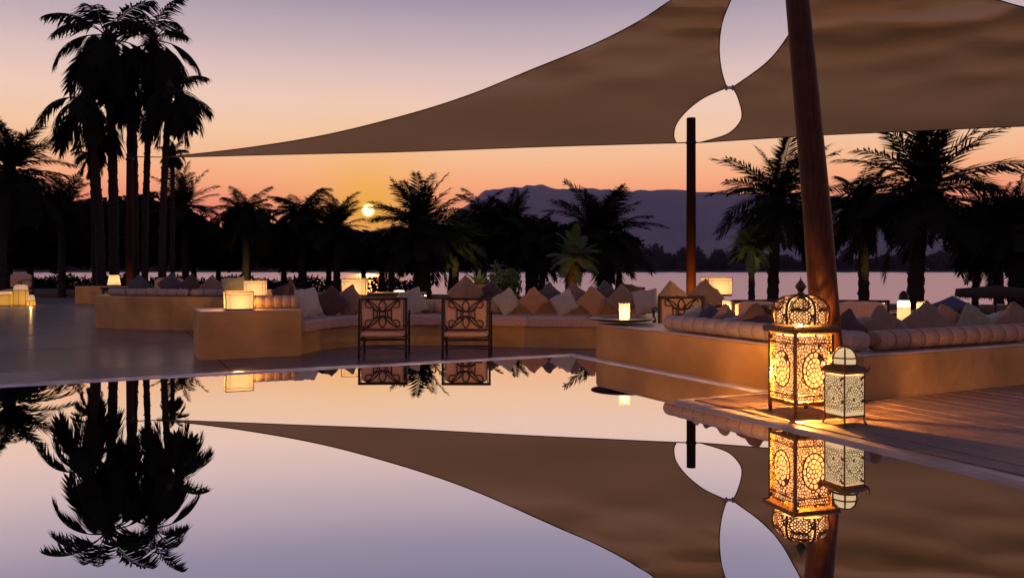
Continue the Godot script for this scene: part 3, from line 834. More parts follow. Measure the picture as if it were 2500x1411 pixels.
# ---------- sofas ----------
func cushion(size: Vector3, bulge := 0.02, sd := 1) -> ArrayMesh:
	# a soft upholstered block: rounded box with a puffed top
	var st := begin(); st.set_smooth_group(0)
	var nx := 14; var nz := 8
	var g := FastNoiseLite.new(); g.seed = sd; g.frequency = 1.2
	var h := size * 0.5; var r := minf(h.y * 0.7, 0.05)
	var pt := func(u: float, v: float, top: float) -> Vector3:
		var ex := pow(absf(u), 6.0); var ez := pow(absf(v), 6.0)
		var drop := clampf(maxf(ex, ez), 0.0, 1.0) * r
		var x := u * h.x; var z := v * h.z
		var p := (1.0 - u * u) * (1.0 - v * v)
		return Vector3(x, top * (h.y - drop + p * bulge + g.get_noise_2d(x * 3.0, z * 3.0) * 0.012), z)
	for top in [1.0, -1.0]:
		for i in nx:
			for j in nz:
				var u0 := -cos(PI * i / nx); var u1 := -cos(PI * (i + 1) / nx); var v0 := -cos(PI * j / nz); var v1 := -cos(PI * (j + 1) / nz)
				quad(st, pt.call(u0, v0, top), pt.call(u1, v0, top), pt.call(u1, v1, top), pt.call(u0, v1, top), Vector3.UP * top)
	for i in nx:
		for v in [-1.0, 1.0]:
			var u0 := -cos(PI * i / nx); var u1 := -cos(PI * (i + 1) / nx)
			quad(st, pt.call(u0, v, 1.0), pt.call(u1, v, 1.0), pt.call(u1, v, -1.0), pt.call(u0, v, -1.0), Vector3.BACK * v)
	for j in nz:
		for u in [-1.0, 1.0]:
			var v0 := -cos(PI * j / nz); var v1 := -cos(PI * (j + 1) / nz)
			quad(st, pt.call(u, v0, 1.0), pt.call(u, v1, 1.0), pt.call(u, v1, -1.0), pt.call(u, v0, -1.0), Vector3.RIGHT * u)
	return done(st)

func bolster_mesh(l: float, r: float, bands: int, a: Color, b: Color) -> ArrayMesh:
	# a round cushion along x, puffed between its stitched dark bands
	var st := begin(); st.set_smooth_group(0)
	var n := bands * 8; var sides := 16
	var rings := []; var cols := []
	for i in n + 1:
		var f := i / float(n)
		var x := (f - 0.5) * l
		var e := minf(f, 1.0 - f) * l
		var rr := r * (1.0 if e > r * 0.5 else sqrt(maxf(0.06, 1.0 - pow(1.0 - e / (r * 0.5), 2.0) * 0.75)))
		var ph := fposmod(f * bands, 1.0)
		rr *= 1.0 - 0.05 * pow(absf(cos(PI * ph)), 8.0)
		cols.append(b if ph < 0.10 else a.lerp(b, 0.35) if (ph > 0.5 and ph < 0.62) else a)
		var ring := PackedVector3Array()
		for k in sides:
			var t := TAU * k / sides
			ring.append(Vector3(x, sin(t) * rr * 0.94, cos(t) * rr * 1.08))
		rings.append(ring)
	for i in n:
		for k in sides:
			var k2 := (k + 1) % sides
			st.set_color(cols[i])
			var o := Vector3(0, rings[i][k].y + rings[i][k2].y, rings[i][k].z + rings[i][k2].z)
			quad(st, rings[i][k], rings[i][k2], rings[i + 1][k2], rings[i + 1][k], o)
	st.set_smooth_group(-1); st.set_color(a)
	for e in [0, n]:
		for k in range(1, sides - 1):
			tri(st, rings[e][0], rings[e][k], rings[e][k + 1], Vector3.RIGHT * (-1 if e == 0 else 1))
	return done(st)

func bolster(label: String, a: Vector3, b: Vector3, r: float, bands: int, tone := 0):
	var mid := (a + b) * 0.5; var dir := (b - a)
	var cols: Array = [[Color(0.47, 0.29, 0.17), Color(0.29, 0.16, 0.095)], [Color(0.60, 0.36, 0.19), Color(0.30, 0.15, 0.08)], [Color(0.46, 0.33, 0.27), Color(0.33, 0.22, 0.18)]][tone]
	var o := part("bolster", bolster_mesh(dir.length(), r, bands, cols[0], cols[1]), M.bolster, self, Transform3D(Basis(Vector3.UP, atan2(-dir.z, dir.x)), mid))
	tag(o, label, "bolster", "striped bolsters along the sofa backs")

func offset_line(front: Array, w: float) -> Array:
	# the same plan line moved w metres away from the camera's side (to the left of its run)
	var out := []
	for i in front.size():
		var a: Vector2 = (front[i] - front[maxi(i - 1, 0)]); var b: Vector2 = (front[mini(i + 1, front.size() - 1)] - front[i])
		if i == 0: a = b
		if i == front.size() - 1: b = a
		var na := Vector2(-a.y, a.x).normalized(); var nb := Vector2(-b.y, b.x).normalized()
		var m := (na + nb).normalized()
		out.append(front[i] + m * w / maxf(0.5, m.dot(na)))
	return out

func band(front: Array, w0: float, w1: float) -> Array:
	var a := offset_line(front, w0); var b := offset_line(front, w1); b.reverse()
	return a + b

func seat_piece(front: Array, i0: int, i1: int, w0: float, w1: float, y0: float, y1: float) -> ArrayMesh:
	var a := offset_line(front, w0).slice(i0, i1 + 1); var b := offset_line(front, w1).slice(i0, i1 + 1); b.reverse()
	return prism_mesh(a + b, y0, y1, 0.025)

func build_sofas():
	# centre: arm block at the left, curved run of seats, back ledge
	var o := thing("built_in_sofa", "curved ochre built-in sofa in the middle with a square lamp on its left arm", "sofa", Vector3.ZERO)
	var a0 := Vector2(-4.35, 11.4); var u := Vector2(0.8988, 0.4384); var w := Vector2(-0.4384, 0.8988)
	part("arm_block", prism_mesh([a0, a0 + u * 1.40, a0 + u * 1.40 + w * 1.0, a0 + w * 1.0], DECK, DECK + 0.667, 0.012), M.plaster, o)
	part("top_slab", prism_mesh([a0 + u * 0.002 + w * 0.002, a0 + u * 1.398 + w * 0.002, a0 + u * 1.398 + w * 0.998, a0 + u * 0.002 + w * 0.998], DECK + 0.668, DECK + 0.682, 0.006), M.plaster_sky_sheen, o)  # added thin layer, its pale colour is the painted sky sheen
	var front := smooth_line([Vector2(-3.04, 12.08), Vector2(-2.86, 12.9), Vector2(-2.45, 13.45), Vector2(-1.65, 13.52), Vector2(-0.6, 13.35), Vector2(0.25, 13.15), Vector2(1.2, 13.0), Vector2(2.1, 12.85)], 3)
	part("base", prism_mesh(band(front, 0.10, 0.95), DECK, DECK + 0.345, 0.0), M.plaster, o)
	part("back_ledge", prism_mesh(band(front, 0.95, 1.30), DECK, DECK + 0.72, 0.012), M.plaster, o)
	var cuts := [0, 6, 10, 15, 18, 21]
	for i in cuts.size() - 1:
		part("seat_cushion", seat_piece(front, cuts[i], cuts[i + 1], 0.0 + 0.004 * i, 0.93, DECK + 0.348 + 0.001 * i, DECK + 0.50 + 0.004 * (i % 2)), M.seat, o)
	# right: the wall-backed sofa along the pool and the deck
	var r := thing("built_in_sofa", "ochre corner sofa with a long plain back wall, behind the lanterns on the right", "sofa", Vector3.ZERO)
	part("back_wall", prism_mesh([st2(0.34, 0.06), st2(0.34, 4.0), st2(8.5, 4.0), st2(8.5, 3.25), st2(1.09, 3.25), st2(1.09, 0.06)], DECK - 0.05, 0.362, 0.012), M.plaster, r)
	part("top_slab", prism_mesh([st2(0.342, 0.062), st2(0.342, 3.998), st2(8.5, 3.998), st2(8.5, 3.252), st2(1.088, 3.252), st2(1.088, 0.062)], 0.363, 0.376, 0.006), M.plaster_sky_sheen, r)  # added layer along the wall top, sky highlight painted by its pale colour
	part("seat_base", prism_mesh([st2(1.095, 0.5), st2(1.095, 3.245), st2(8.5, 3.245), st2(8.5, 2.45), st2(1.9, 2.45), st2(1.9, 0.5)], DECK, 0.06), M.plaster, r)
	part("seat_cushion", prism_mesh([st2(1.10, 0.55), st2(1.10, 3.24), st2(1.88, 3.24), st2(1.88, 0.55)], 0.063, 0.20, 0.03), M.seat, r)
	for k in 4:
		part("seat_cushion", prism_mesh([st2(1.9 + 1.65 * k, 3.24), st2(3.54 + 1.65 * k, 3.24), st2(3.54 + 1.65 * k, 2.47), st2(1.9 + 1.65 * k, 2.47)], 0.063, 0.20, 0.03), M.seat, r)
	# left: the round-ended sofa
	var l := thing("built_in_sofa", "low ochre sofa at the left with a rounded plain back wall", "sofa", Vector3.ZERO)
	var lf := smooth_line([Vector2(-9.45, 19.0), Vector2(-9.18, 18.0), Vector2(-8.7, 17.45), Vector2(-7.6, 17.05), Vector2(-6.4, 16.9), Vector2(-5.0, 16.85)], 3)
	part("back_wall", prism_mesh(band(lf, 0.0, 0.55), DECK, 0.44, 0.012), M.plaster, l)
	part("seat_base", prism_mesh(band(lf, 0.555, 1.3), DECK, 0.06), M.plaster, l)
	part("seat_cushion", prism_mesh(band(lf, 0.56, 1.28), 0.063, 0.20, 0.03), M.seat, l)
	# far left dark sofa
	var f := thing("built_in_sofa", "dark low sofa far back at the left behind the jar lanterns", "sofa", Vector3.ZERO)
	var ff := [Vector2(-15.6, 29.2), Vector2(-13.0, 28.4), Vector2(-10.2, 28.2)]
	part("back_wall", prism_mesh(band(ff, 0.0, 0.5), DECK, 0.38, 0.02), M.plaster, f)
	part("seat_base", prism_mesh(band(ff, 0.505, 1.3), DECK, 0.06), M.plaster, f)
	# bolsters
	var y := DECK + 0.682 + 0.10
	var ba := a0 + u * 0.55 + w * 0.42; var bb := a0 + u * 1.42 + w * 0.36
	bolster("tan striped bolster on the left arm block beside the square lamp", Vector3(ba.x, y, -ba.y), Vector3(bb.x, y, -bb.y), 0.105, 7, 1)
	var bk := offset_line(front, 0.80)
	bolster("pinkish bolster against the sofa back between the two iron chairs", Vector3(bk[9].x, 0.36, -bk[9].y), Vector3(bk[13].x, 0.36, -bk[13].y), 0.11, 6, 0)
	bolster("short bolster behind the first iron chair", Vector3(bk[6].x, 0.36, -bk[6].y), Vector3(bk[9].x - 0.05, 0.36, -bk[9].y), 0.11, 4, 0)
	bolster("long pale striped bolster along the pool-side back wall, from the candle to the big lantern", ST(0.52, 1.25, 0.462), ST(0.50, 3.88, 0.462), 0.088, 15, 2)
	bolster("brown striped bolster starting right of the leaning mast", ST(0.62, 3.83, 0.462), ST(2.55, 3.83, 0.462), 0.09, 11, 0)
	bolster("second brown striped bolster, at the right edge of the picture", ST(2.60, 3.83, 0.462), ST(4.6, 3.83, 0.462), 0.09, 11, 0)
	var lb := offset_line(lf, 0.3)
	for k in [[3, 7, "pale striped bolster on the rounded end of the left sofa"], [7, 11, "pale striped bolster on the middle of the left sofa's back"], [11, 15, "pale striped bolster at the right end of the left sofa's back"]]:
		bolster(k[2], Vector3(lb[k[0]].x + 0.02, 0.52, -lb[k[0]].y), Vector3(lb[k[1]].x - 0.02, 0.52, -lb[k[1]].y), 0.085, 6, 2)

# ---------- pillows ----------
func pillow_mesh(sd: int) -> ArrayMesh:
	var key := "pillow%d" % sd
	if cache.has(key): return cache[key]
	var g := FastNoiseLite.new(); g.seed = sd; g.frequency = 1.6
	var st := begin(); st.set_smooth_group(0)
	var n := 14
	var pt := func(u: float, v: float, side: float) -> Vector3:
		var cr := 1.0 - 0.10 * pow(u * v, 4.0)
		var x := u * (1.0 - 0.12 * (1.0 - v * v)) * cr; var y := v * (1.0 - 0.12 * (1.0 - u * u)) * cr
		var th := 0.36 * pow(maxf((1.0 - u * u) * (1.0 - v * v), 0.0), 0.42) * (1.0 + 0.42 * g.get_noise_2d(u * 1.5, v * 1.5 + side * 5.0)) * (1.0 - 0.22 * v)
		var sl := g.get_noise_2d(u * 0.8 + 40.0, v * 0.8)
		return Vector3(x + 0.10 * g.get_noise_2d(v * 0.9, 20.0), y + 0.12 * sl - 0.04 * u * u, side * th + 0.14 * g.get_noise_2d(u * 0.7 + 9.0, v * 0.7))
	for side in [1.0, -1.0]:
		for i in n:
			for j in n:
				var u0 := sin(PI * 0.5 * (2.0 * i / n - 1.0)); var u1 := sin(PI * 0.5 * (2.0 * (i + 1) / n - 1.0))
				var v0 := sin(PI * 0.5 * (2.0 * j / n - 1.0)); var v1 := sin(PI * 0.5 * (2.0 * (j + 1) / n - 1.0))
				quad(st, pt.call(u0, v0, side), pt.call(u1, v0, side), pt.call(u1, v1, side), pt.call(u0, v1, side), Vector3.BACK * side)
	cache[key] = done(st)
	return cache[key]

func pillow(px: float, py: float, d: float, size: float, roll: float, yaw: float, lean: float, tone: String, label: String):
	roll += rng.randf_range(-6, 6); size *= rng.randf_range(0.94, 1.06)
	# size is the full edge; roll 45 stands the pillow on a corner
	var b := Basis(Vector3.UP, deg_to_rad(yaw)) * Basis(Vector3.RIGHT, deg_to_rad(-lean)) * Basis(Vector3.BACK, deg_to_rad(roll))
	b = b * Basis.from_scale(Vector3(size * 0.5, size * 0.5, size * 0.5 * rng.randf_range(0.85, 1.1)))
	var o := part("throw_pillow", pillow_mesh(rng.randi() % 5), M.pillow[tone], self, Transform3D(b, P(px, py, d)))
	tag(o, label, "pillow", "throw pillows on the sofas")

func seated(px: float, d: float, size: float, roll: float, yaw: float, tone: String, label: String):
	# a pillow that stands on the right-hand sofa's seat
	var a := deg_to_rad(roll)
	var y := 0.20 + size * 0.5 * (absf(cos(a)) + absf(sin(a))) * 0.92
	pillow(px, 652.0 + (EYE - y) * 2000.0 / d, d, size, roll, yaw, 22.0 + rng.randf_range(-5, 5), tone, label)

func build_pillows():
	pillow(752, 738, 12.9, 0.50, 8, 58, 18, "pale", "pale pillow leaning at the end of the striped bolster on the left arm")
	pillow(806, 738, 13.6, 0.50, 38, 14, 20, "dark", "dark brown pillow left of the first iron chair, first of two")
	pillow(850, 737, 13.9, 0.48, 40, -10, 22, "brown", "brown pillow half hidden behind the first iron chair's left side")
	pillow(1006, 738, 14.0, 0.46, 20, 10, 18, "grey", "grey pillow just right of the first iron chair")
	pillow(1136, 716, 14.75, 0.52, 43, 5, 20, "brown", "brown pillow behind the second iron chair, left one")
	pillow(1196, 722, 14.9, 0.50, 47, -12, 24, "dark", "dark pillow behind the second iron chair, right one")
	pillow(1238, 736, 13.9, 0.42, 33, 8, 20, "grey", "beige-grey pillow on its corner right of the second iron chair")
	pillow(1302, 734, 13.75, 0.43, 52, -8, 20, "rust", "rust pillow on its corner between two grey ones")
	pillow(1342, 722, 14.25, 0.42, 45, 14, 16, "slate", "dark slate pillow tucked behind the rust and grey ones")
	pillow(1378, 740, 13.65, 0.42, 36, -12, 20, "grey", "grey pillow on its corner between two rust ones")
	pillow(1402, 722, 14.2, 0.40, 45, 10, 16, "brown", "small brown pillow peeping out behind the second grey one")
	pillow(1448, 736, 13.6, 0.43, 50, 6, 20, "rust", "rust pillow on its corner, the rightmost of the rust ones")
	pillow(1476, 720, 14.1, 0.42, 42, -18, 16, "slate", "slate pillow behind the rightmost rust one")
	pillow(1520, 735, 13.5, 0.46, 46, 4, 22, "brown", "brown pillow right above the glowing candle on the tray")
	pillow(1578, 736, 13.4, 0.44, 4, -8, 18, "grey", "grey pillow standing square right of the candle")
	pillow(1546, 722, 13.9, 0.42, -4, 4, 14, "dark", "dark pillow with a flat top behind the square grey one")
	pillow(1642, 722, 14.6, 0.46, 44, 8, 20, "brown", "brown pillow above the third iron chair's back")
	pillow(1722, 724, 12.45, 0.46, 46, -6, 20, "brown", "pointed brown pillow before the square lamp at the post's foot")
	seated(1704, 8.9, 0.42, 24, 36, "grey", "grey pillow leaning behind the left end of the pale striped bolster")
	seated(1776, 8.4, 0.40, 44, 22, "brown", "brown pillow behind the middle of the pale striped bolster")
	seated(1742, 8.75, 0.40, 50, 10, "slate", "slate pillow tucked between the grey and the brown one behind the pale striped bolster")
	seated(1850, 7.95, 0.42, 42, 12, "dark", "dark pillow left of the big lantern's dome")
	seated(1812, 8.3, 0.38, 12, 26, "pale", "pale pillow behind the dark one left of the big lantern's dome")
	seated(2074, 7.4, 0.40, 36, 16, "dark", "dark pillow just right of the leaning mast")
	seated(2122, 7.75, 0.40, 10, 4, "grey", "grey pillow standing square behind the first two right of the leaning mast")
	seated(2162, 7.6, 0.42, 48, 8, "brown", "brown pillow left of the tall bullet-shaped lamp")
	seated(2268, 7.9, 0.44, 43, -6, "brown", "brown pillow right of the tall bullet-shaped lamp")
	seated(2326, 8.25, 0.40, 52, 12, "rust", "rust pillow between the brown and the olive one on the right-hand sofa")
	seated(2384, 8.15, 0.42, 40, 14, "olive", "olive-grey pillow on the right-hand sofa")
	seated(2432, 8.5, 0.40, 14, -4, "pale", "pale pillow standing square beside the olive one")
	seated(2486, 8.4, 0.42, 49, -10, "brown", "brown pillow at the right edge of the picture")
	pillow(414, 694, 18.2, 0.44, 44, 6, 18, "slate", "slate pillow on the left sofa before the tan chair back")
	pillow(462, 696, 18.2, 0.46, 46, -14, 18, "dark", "dark pillow on the left sofa right of the tan chair back")
	pillow(516, 700, 17.8, 0.42, 44, 10, 18, "brown", "brown pillow at the right end of the left sofa")
	pillow(336, 696, 18.4, 0.44, 48, 12, 18, "slate", "slate pillow on the left sofa near the small lamp")
	pillow(570, 702, 16.8, 0.50, 4, 20, 20, "olive", "olive pillow between the two square lamps at the left")
	pillow(700, 722, 14.3, 0.46, 30, 20, 20, "dark", "dark brown pillow behind the striped bolster on the left arm")

# ---------- chairs and tables ----------
func curve_tube(st: SurfaceTool, pts: Array, z: float, r: float):
	var s := smooth_line(pts, 5)
	var line := PackedVector3Array()
	for p in s: line.append(Vector3(p.x, p.y, z))
	add_tube(st, line, [r], 6)

func make_chair_meshes():
	if cache.has("chair_frame"): return
	var w := 0.335; var h := 0.86
	# legs and rails
	var bar := func(a: Vector3, b: Vector3, t: float) -> ArrayMesh:
		var st := begin()
		var z := (b - a).normalized(); var x := z.cross(Vector3.RIGHT if absf(z.x) < 0.9 else Vector3.UP).normalized()
		add_box(st, Transform3D(Basis(x, x.cross(z) * -1.0, z), (a + b) * 0.5), Vector3(t, t, a.distance_to(b)), 0.004)
		return done(st)
	cache.chair_rear_l = bar.call(Vector3(-w, 0, 0.03), Vector3(-w, h, 0.0), 0.034)
	cache.chair_rear_r = bar.call(Vector3(w, 0, 0.03), Vector3(w, h, 0.0), 0.034)
	cache.chair_front_l = bar.call(Vector3(-w, 0, -0.58), Vector3(-w, 0.62, -0.56), 0.032)
	cache.chair_front_r = bar.call(Vector3(w, 0, -0.58), Vector3(w, 0.62, -0.56), 0.032)
	var st := begin()
	add_box(st, Transform3D(Basis(), Vector3(0, h - 0.012, 0.0)), Vector3(2 * w + 0.04, 0.036, 0.05), 0.01)
	add_box(st, Transform3D(Basis(), Vector3(0, 0.405, 0.014)), Vector3(2 * w - 0.034, 0.024, 0.024), 0.005)
	add_box(st, Transform3D(Basis(), Vector3(0, 0.262, 0.02)), Vector3(2 * w - 0.034, 0.030, 0.026), 0.005)
	add_box(st, Transform3D(Basis(), Vector3(0, 0.262, -0.57)), Vector3(2 * w - 0.032, 0.030, 0.026), 0.005)
	for s in [-1.0, 1.0]:
		add_box(st, Transform3D(Basis(), Vector3(s * w, 0.262, -0.275)), Vector3(0.026, 0.030, 0.56), 0.005)
		add_box(st, Transform3D(Basis(), Vector3(s * (w - 0.03), 0.64, 0.02)), Vector3(0.012, 0.40, 0.012), 0.003)
	cache.chair_frame = done(st)
	st = begin()
	add_tube(st, PackedVector3Array([Vector3(-w, 0.13, 0.025), Vector3(0, 0.155, 0.025), Vector3(w, 0.13, 0.025)]), [0.009], 6)
	for s in [-1.0, 1.0]:
		add_tube(st, PackedVector3Array([Vector3(s * w, 0.13, 0.02), Vector3(s * w, 0.155, -0.27), Vector3(s * w, 0.13, -0.57)]), [0.009], 6)
	add_tube(st, PackedVector3Array([Vector3(-w, 0.15, -0.27), Vector3(w, 0.15, -0.27)]), [0.009], 6)
	cache.chair_stretcher = done(st)
	# arm: rail and scroll
	st = begin()
	for s in [-1.0, 1.0]:
		var pts := PackedVector3Array()
		for k in 9: pts.append(Vector3(s * w, 0.64 + 0.03 * sin(k / 8.0 * PI), 0.0 - 0.66 * k / 8.0))
		pts.append(Vector3(s * w, 0.60, -0.69)); pts.append(Vector3(s * w, 0.575, -0.665)); pts.append(Vector3(s * w, 0.585, -0.64))
		add_tube(st, pts, [0.014], 6)
		var sc := PackedVector3Array()
		for k in 15:
			var a := k * 0.45; var q := 0.075 - k * 0.004
			sc.append(Vector3(s * w, 0.46 + sin(a) * q, -0.38 + cos(a) * q))
		add_tube(st, sc, [0.008], 5)
	cache.chair_arm = done(st)
	# back ornament: petals, crossing bands with curled ends, centre ring
	st = begin()
	var cx := func(x: float, y: float) -> Vector2: return Vector2(x * 0.305, 0.632 + y * 0.205)
	var z := 0.022; var r := 0.0085
	for sg in [1.0, -1.0]:
		curve_tube(st, [cx.call(0, 0.98 * sg), cx.call(0.11, 0.78 * sg), cx.call(0.16, 0.55 * sg), cx.call(0.10, 0.30 * sg), cx.call(0, 0.16 * sg)], z, r)
		curve_tube(st, [cx.call(0, 0.98 * sg), cx.call(-0.11, 0.78 * sg), cx.call(-0.16, 0.55 * sg), cx.call(-0.10, 0.30 * sg), cx.call(0, 0.16 * sg)], z, r)
		for sx in [1.0, -1.0]:
			curve_tube(st, [cx.call(0.15 * sx, 0.16 * sg), cx.call(0.22 * sx, 0.42 * sg), cx.call(0.42 * sx, 0.72 * sg), cx.call(0.70 * sx, 0.96 * sg)], z, r)
			curve_tube(st, [cx.call(0.13 * sx, 0.17 * sg), cx.call(0.34 * sx, 0.30 * sg), cx.call(0.50 * sx, 0.58 * sg), cx.call(0.72 * sx, 0.93 * sg)], z + 0.004, r)
			curve_tube(st, [cx.call(0.48 * sx, 0.46 * sg), cx.call(0.70 * sx, 0.44 * sg), cx.call(0.80 * sx, 0.62 * sg), cx.call(0.79 * sx, 0.84 * sg), cx.call(0.70 * sx, 0.96 * sg), cx.call(0.62 * sx, 0.90 * sg)], z, r)
	for sx in [1.0, -1.0]:
		curve_tube(st, [cx.call(0.42 * sx, 0.42), cx.call(0.42 * sx, 0.0), cx.call(0.42 * sx, -0.42)], z, r)
		curve_tube(st, [cx.call(0.42 * sx, 0.34), cx.call(0.25 * sx, 0.12), cx.call(0.25 * sx, -0.12), cx.call(0.42 * sx, -0.34)], z, r * 0.7)
	for k in [[-0.14, -0.15, 0.14, -0.15], [0.14, -0.15, 0.14, 0.15], [0.14, 0.15, -0.14, 0.15], [-0.14, 0.15, -0.14, -0.15]]:
		curve_tube(st, [cx.call(k[0], k[1]), cx.call(k[2], k[3])], z, r)
	cache.chair_ornament = done(st)
	cache.chair_back = cushion(Vector3(0.60, 0.43, 0.09), 0.0, 3)
	cache.chair_seat = cushion(Vector3(0.63, 0.11, 0.56), 0.02, 4)

func chair(at: Vector3, yaw: float, label: String, sc := 1.0):
	make_chair_meshes()
	var o := thing("iron_armchair", label, "armchair", at, deg_to_rad(yaw), "wrought iron armchairs with tan cushions")
	o.scale = Vector3.ONE * sc
	for k in ["rear_l", "rear_r", "front_l", "front_r"]: part("leg", cache["chair_" + k], M.iron, o)
	part("frame", cache.chair_frame, M.iron, o)
	part("stretcher", cache.chair_stretcher, M.iron, o)
	part("arms", cache.chair_arm, M.iron, o)
	part("back_ornament", cache.chair_ornament, M.iron, o)
	part("back_cushion", cache.chair_back, M.tan, o, Transform3D(Basis(), Vector3(0, 0.632, -0.05)))
	part("seat_cushion", cache.chair_seat, M.tan, o, Transform3D(Basis(), Vector3(0, 0.335, -0.265)))

func table(at: Vector3, yaw: float, size: Vector3, label: String):
	var o := thing("low_table", label, "table", at, deg_to_rad(yaw), "dark tables among the sofas")
	part("tabletop", box_mesh(Vector3(size.x, 0.045, size.z), 0.008), M.dark_wood, o, Transform3D(Basis(), Vector3(0, size.y - 0.0225, 0)))
	part("apron", box_mesh(Vector3(size.x - 0.08, 0.07, size.z - 0.08), 0.004), M.dark_wood, o, Transform3D(Basis(), Vector3(0, size.y - 0.082, 0)))
	for sx in [-1.0, 1.0]:
		for sz in [-1.0, 1.0]:
			part("leg", box_mesh(Vector3(0.055, size.y - 0.046, 0.055), 0.006), M.dark_wood, o, Transform3D(Basis(), Vector3(sx * (size.x * 0.5 - 0.06), (size.y - 0.046) * 0.5, sz * (size.z * 0.5 - 0.06))))

func build_furniture():
	chair(G(934, 11.75, DECK), 3, "iron armchair with scrolled back before the middle sofa, the left of two")
	chair(G(1138, 11.70, DECK), -1, "iron armchair with scrolled back before the middle sofa, the right of two")
	chair(G(1664, 12.3, DECK), -2, "iron armchair with only its back top visible, beyond the pale striped bolster")
	chair(G(1842, 11.0, DECK), 196, "tan cushioned armchair left of the big lantern's dome, facing the pool")
	chair(G(2104, 10.9, DECK), 168, "tan cushioned armchair right behind the leaning mast, facing the pool")
	chair(G(52, 30.5, DECK), 178, "tan cushioned armchair at the far left beyond the jar lanterns", 1.25)
	chair(G(416, 20.4, DECK), 172, "tan cushioned armchair beyond the left sofa", 1.22)
	table(G(622, 16.2, DECK), 8, Vector3(0.9, 0.715, 0.7), "dark table under the lit square lamp behind the left arm block")
	table(G(276, 20.6, DECK), 10, Vector3(0.5, 0.80, 0.5), "small dark table under the tapered lamp on the left")
	table(G(1918, 10.8, DECK), 2, Vector3(0.55, 0.80, 0.5), "dark square table behind the big lantern's dome")
	table(G(2208, 8.9, DECK), 20, Vector3(0.75, 0.64, 0.7), "dark table under the tall bullet-shaped lamp")
	table(G(1752, 13.6, DECK), 5, Vector3(0.8, 0.70, 0.7), "dark table with a square lamp at the foot of the black post")
	table(G(2190, 12.6, DECK), 12, Vector3(1.3, 0.62, 0.8), "long dark table with two candles beyond the tall lamp")
	table(G(975, 19.5, DECK), 0, Vector3(1.2, 0.70, 0.8), "dark table with a shallow candle bowl behind the grey pillow")
	var bench := thing("bench", "low ochre masonry bench between the third iron chair and the big lantern", "bench", G(1742, 12.55, DECK), 0.05)
	part("block", box_mesh(Vector3(1.0, 0.58, 0.55), 0.012), M.plaster, bench, Transform3D(Basis(), Vector3(0, 0.29, 0)))
	part("seat_cushion", cushion(Vector3(0.98, 0.08, 0.54), 0.012, 8), M.seat, bench, Transform3D(Basis(), Vector3(0, 0.622, 0)))
	# black tray on the right-hand arm block
	var tr := thing("tray", "round black tray under the candle on the pool-side arm", "tray", P(1521, 783.5, 9.98))
	part("plate", lathe_mesh([Vector2(0, 0), Vector2(0.30, 0), Vector2(0.385, 0.020), Vector2(0.39, 0.034), Vector2(0.375, 0.034), Vector2(0.30, 0.012), Vector2(0, 0.010)], 36), M.black, tr)
	# thatched parasol and canvas tents by the river
	var th := thing("thatched_parasol", "broad flat thatched parasol at the right edge before the river", "parasol", G(2432, 40, GARDEN))
	var ty := P(2432, 727, 40).y - GARDEN
	part("pole", tube_mesh(PackedVector3Array([Vector3.ZERO, Vector3(0, ty + 0.4, 0)]), [0.07], 10), M.dark_wood, th)
	var rs := begin(); var g := RandomNumberGenerator.new(); g.seed = 12
	add_lathe(rs, [Vector2(0.05, 0.62), Vector2(0.5, 0.55), Vector2(1.72, 0.42), Vector2(1.76, 0.05), Vector2(1.6, 0.02), Vector2(0.05, 0.4)], 26)
	rs.set_smooth_group(-1)
	for k in 260:
		var a := g.randf() * TAU; var rr := 1.66 + g.randf() * 0.1; var q := Vector3(cos(a) * rr, 0.1 + g.randf() * 0.3, sin(a) * rr); var s := Vector3(-sin(a), 0, cos(a)) * 0.03
		tri(rs, q - s, q + s, q * Vector3(1.03, 0, 1.03) + Vector3(0, -0.05 - g.randf() * 0.1, 0))
	part("thatch", done(rs), M.thatch, th, Transform3D(Basis(), Vector3(0, ty, 0)))
	var tent := thing("canvas_canopy", "small dark blue pointed canopy right of the largest palm's trunk", "canopy", G(2327, 38, GARDEN))
	var cy := P(2327, 748, 38).y - GARDEN
	part("roof", lathe_mesh([Vector2(1.12, 0), Vector2(0.55, 0.22), Vector2(0, 0.5)], 4, PI / 4, true), M.canvas, tent, Transform3D(Basis(), Vector3(0, cy, 0)))
	part("valance", lathe_mesh([Vector2(1.11, -0.10), Vector2(1.12, -0.002)], 4, PI / 4, true), M.canvas, tent, Transform3D(Basis(), Vector3(0, cy, 0)))
	for sx in [-1.0, 1.0]:
		for sz in [-1.0, 1.0]:
			part("leg", tube_mesh(PackedVector3Array([Vector3(sx * 0.74, 0, sz * 0.74), Vector3(sx * 0.74, cy, sz * 0.74)]), [0.025], 6), M.dark_wood, tent)
	# low dark step walls behind the middle sofa
	var wall := thing("planter_wall", "low dark planter wall running behind the middle sofa to the left", "wall", Vector3.ZERO)
	part("wall", prism_mesh([Vector2(-11.0, 27.0), Vector2(-3.0, 25.6), Vector2(-2.9, 26.0), Vector2(-10.9, 27.4)], DECK - 0.3, 0.18, 0.01), M.slab[2], wall)
	part("top_slab", prism_mesh([Vector2(-11.05, 26.95), Vector2(-2.95, 25.54), Vector2(-2.85, 26.06), Vector2(-10.85, 27.46)], 0.182, 0.25, 0.01), M.slab[0], wall)

# ---------- lamps ----------
func omni(parent: Node3D, at: Vector3, e: float, size := 0.03, c := Color(1.0, 0.74, 0.42)):
	var l := OmniLight3D.new(); l.name = "light"; parent.add_child(l)
	l.position = at; l.light_energy = e; l.light_color = c; l.light_size = size; l.omni_range = 14.0; l.omni_attenuation = 2.0; l.shadow_enabled = true

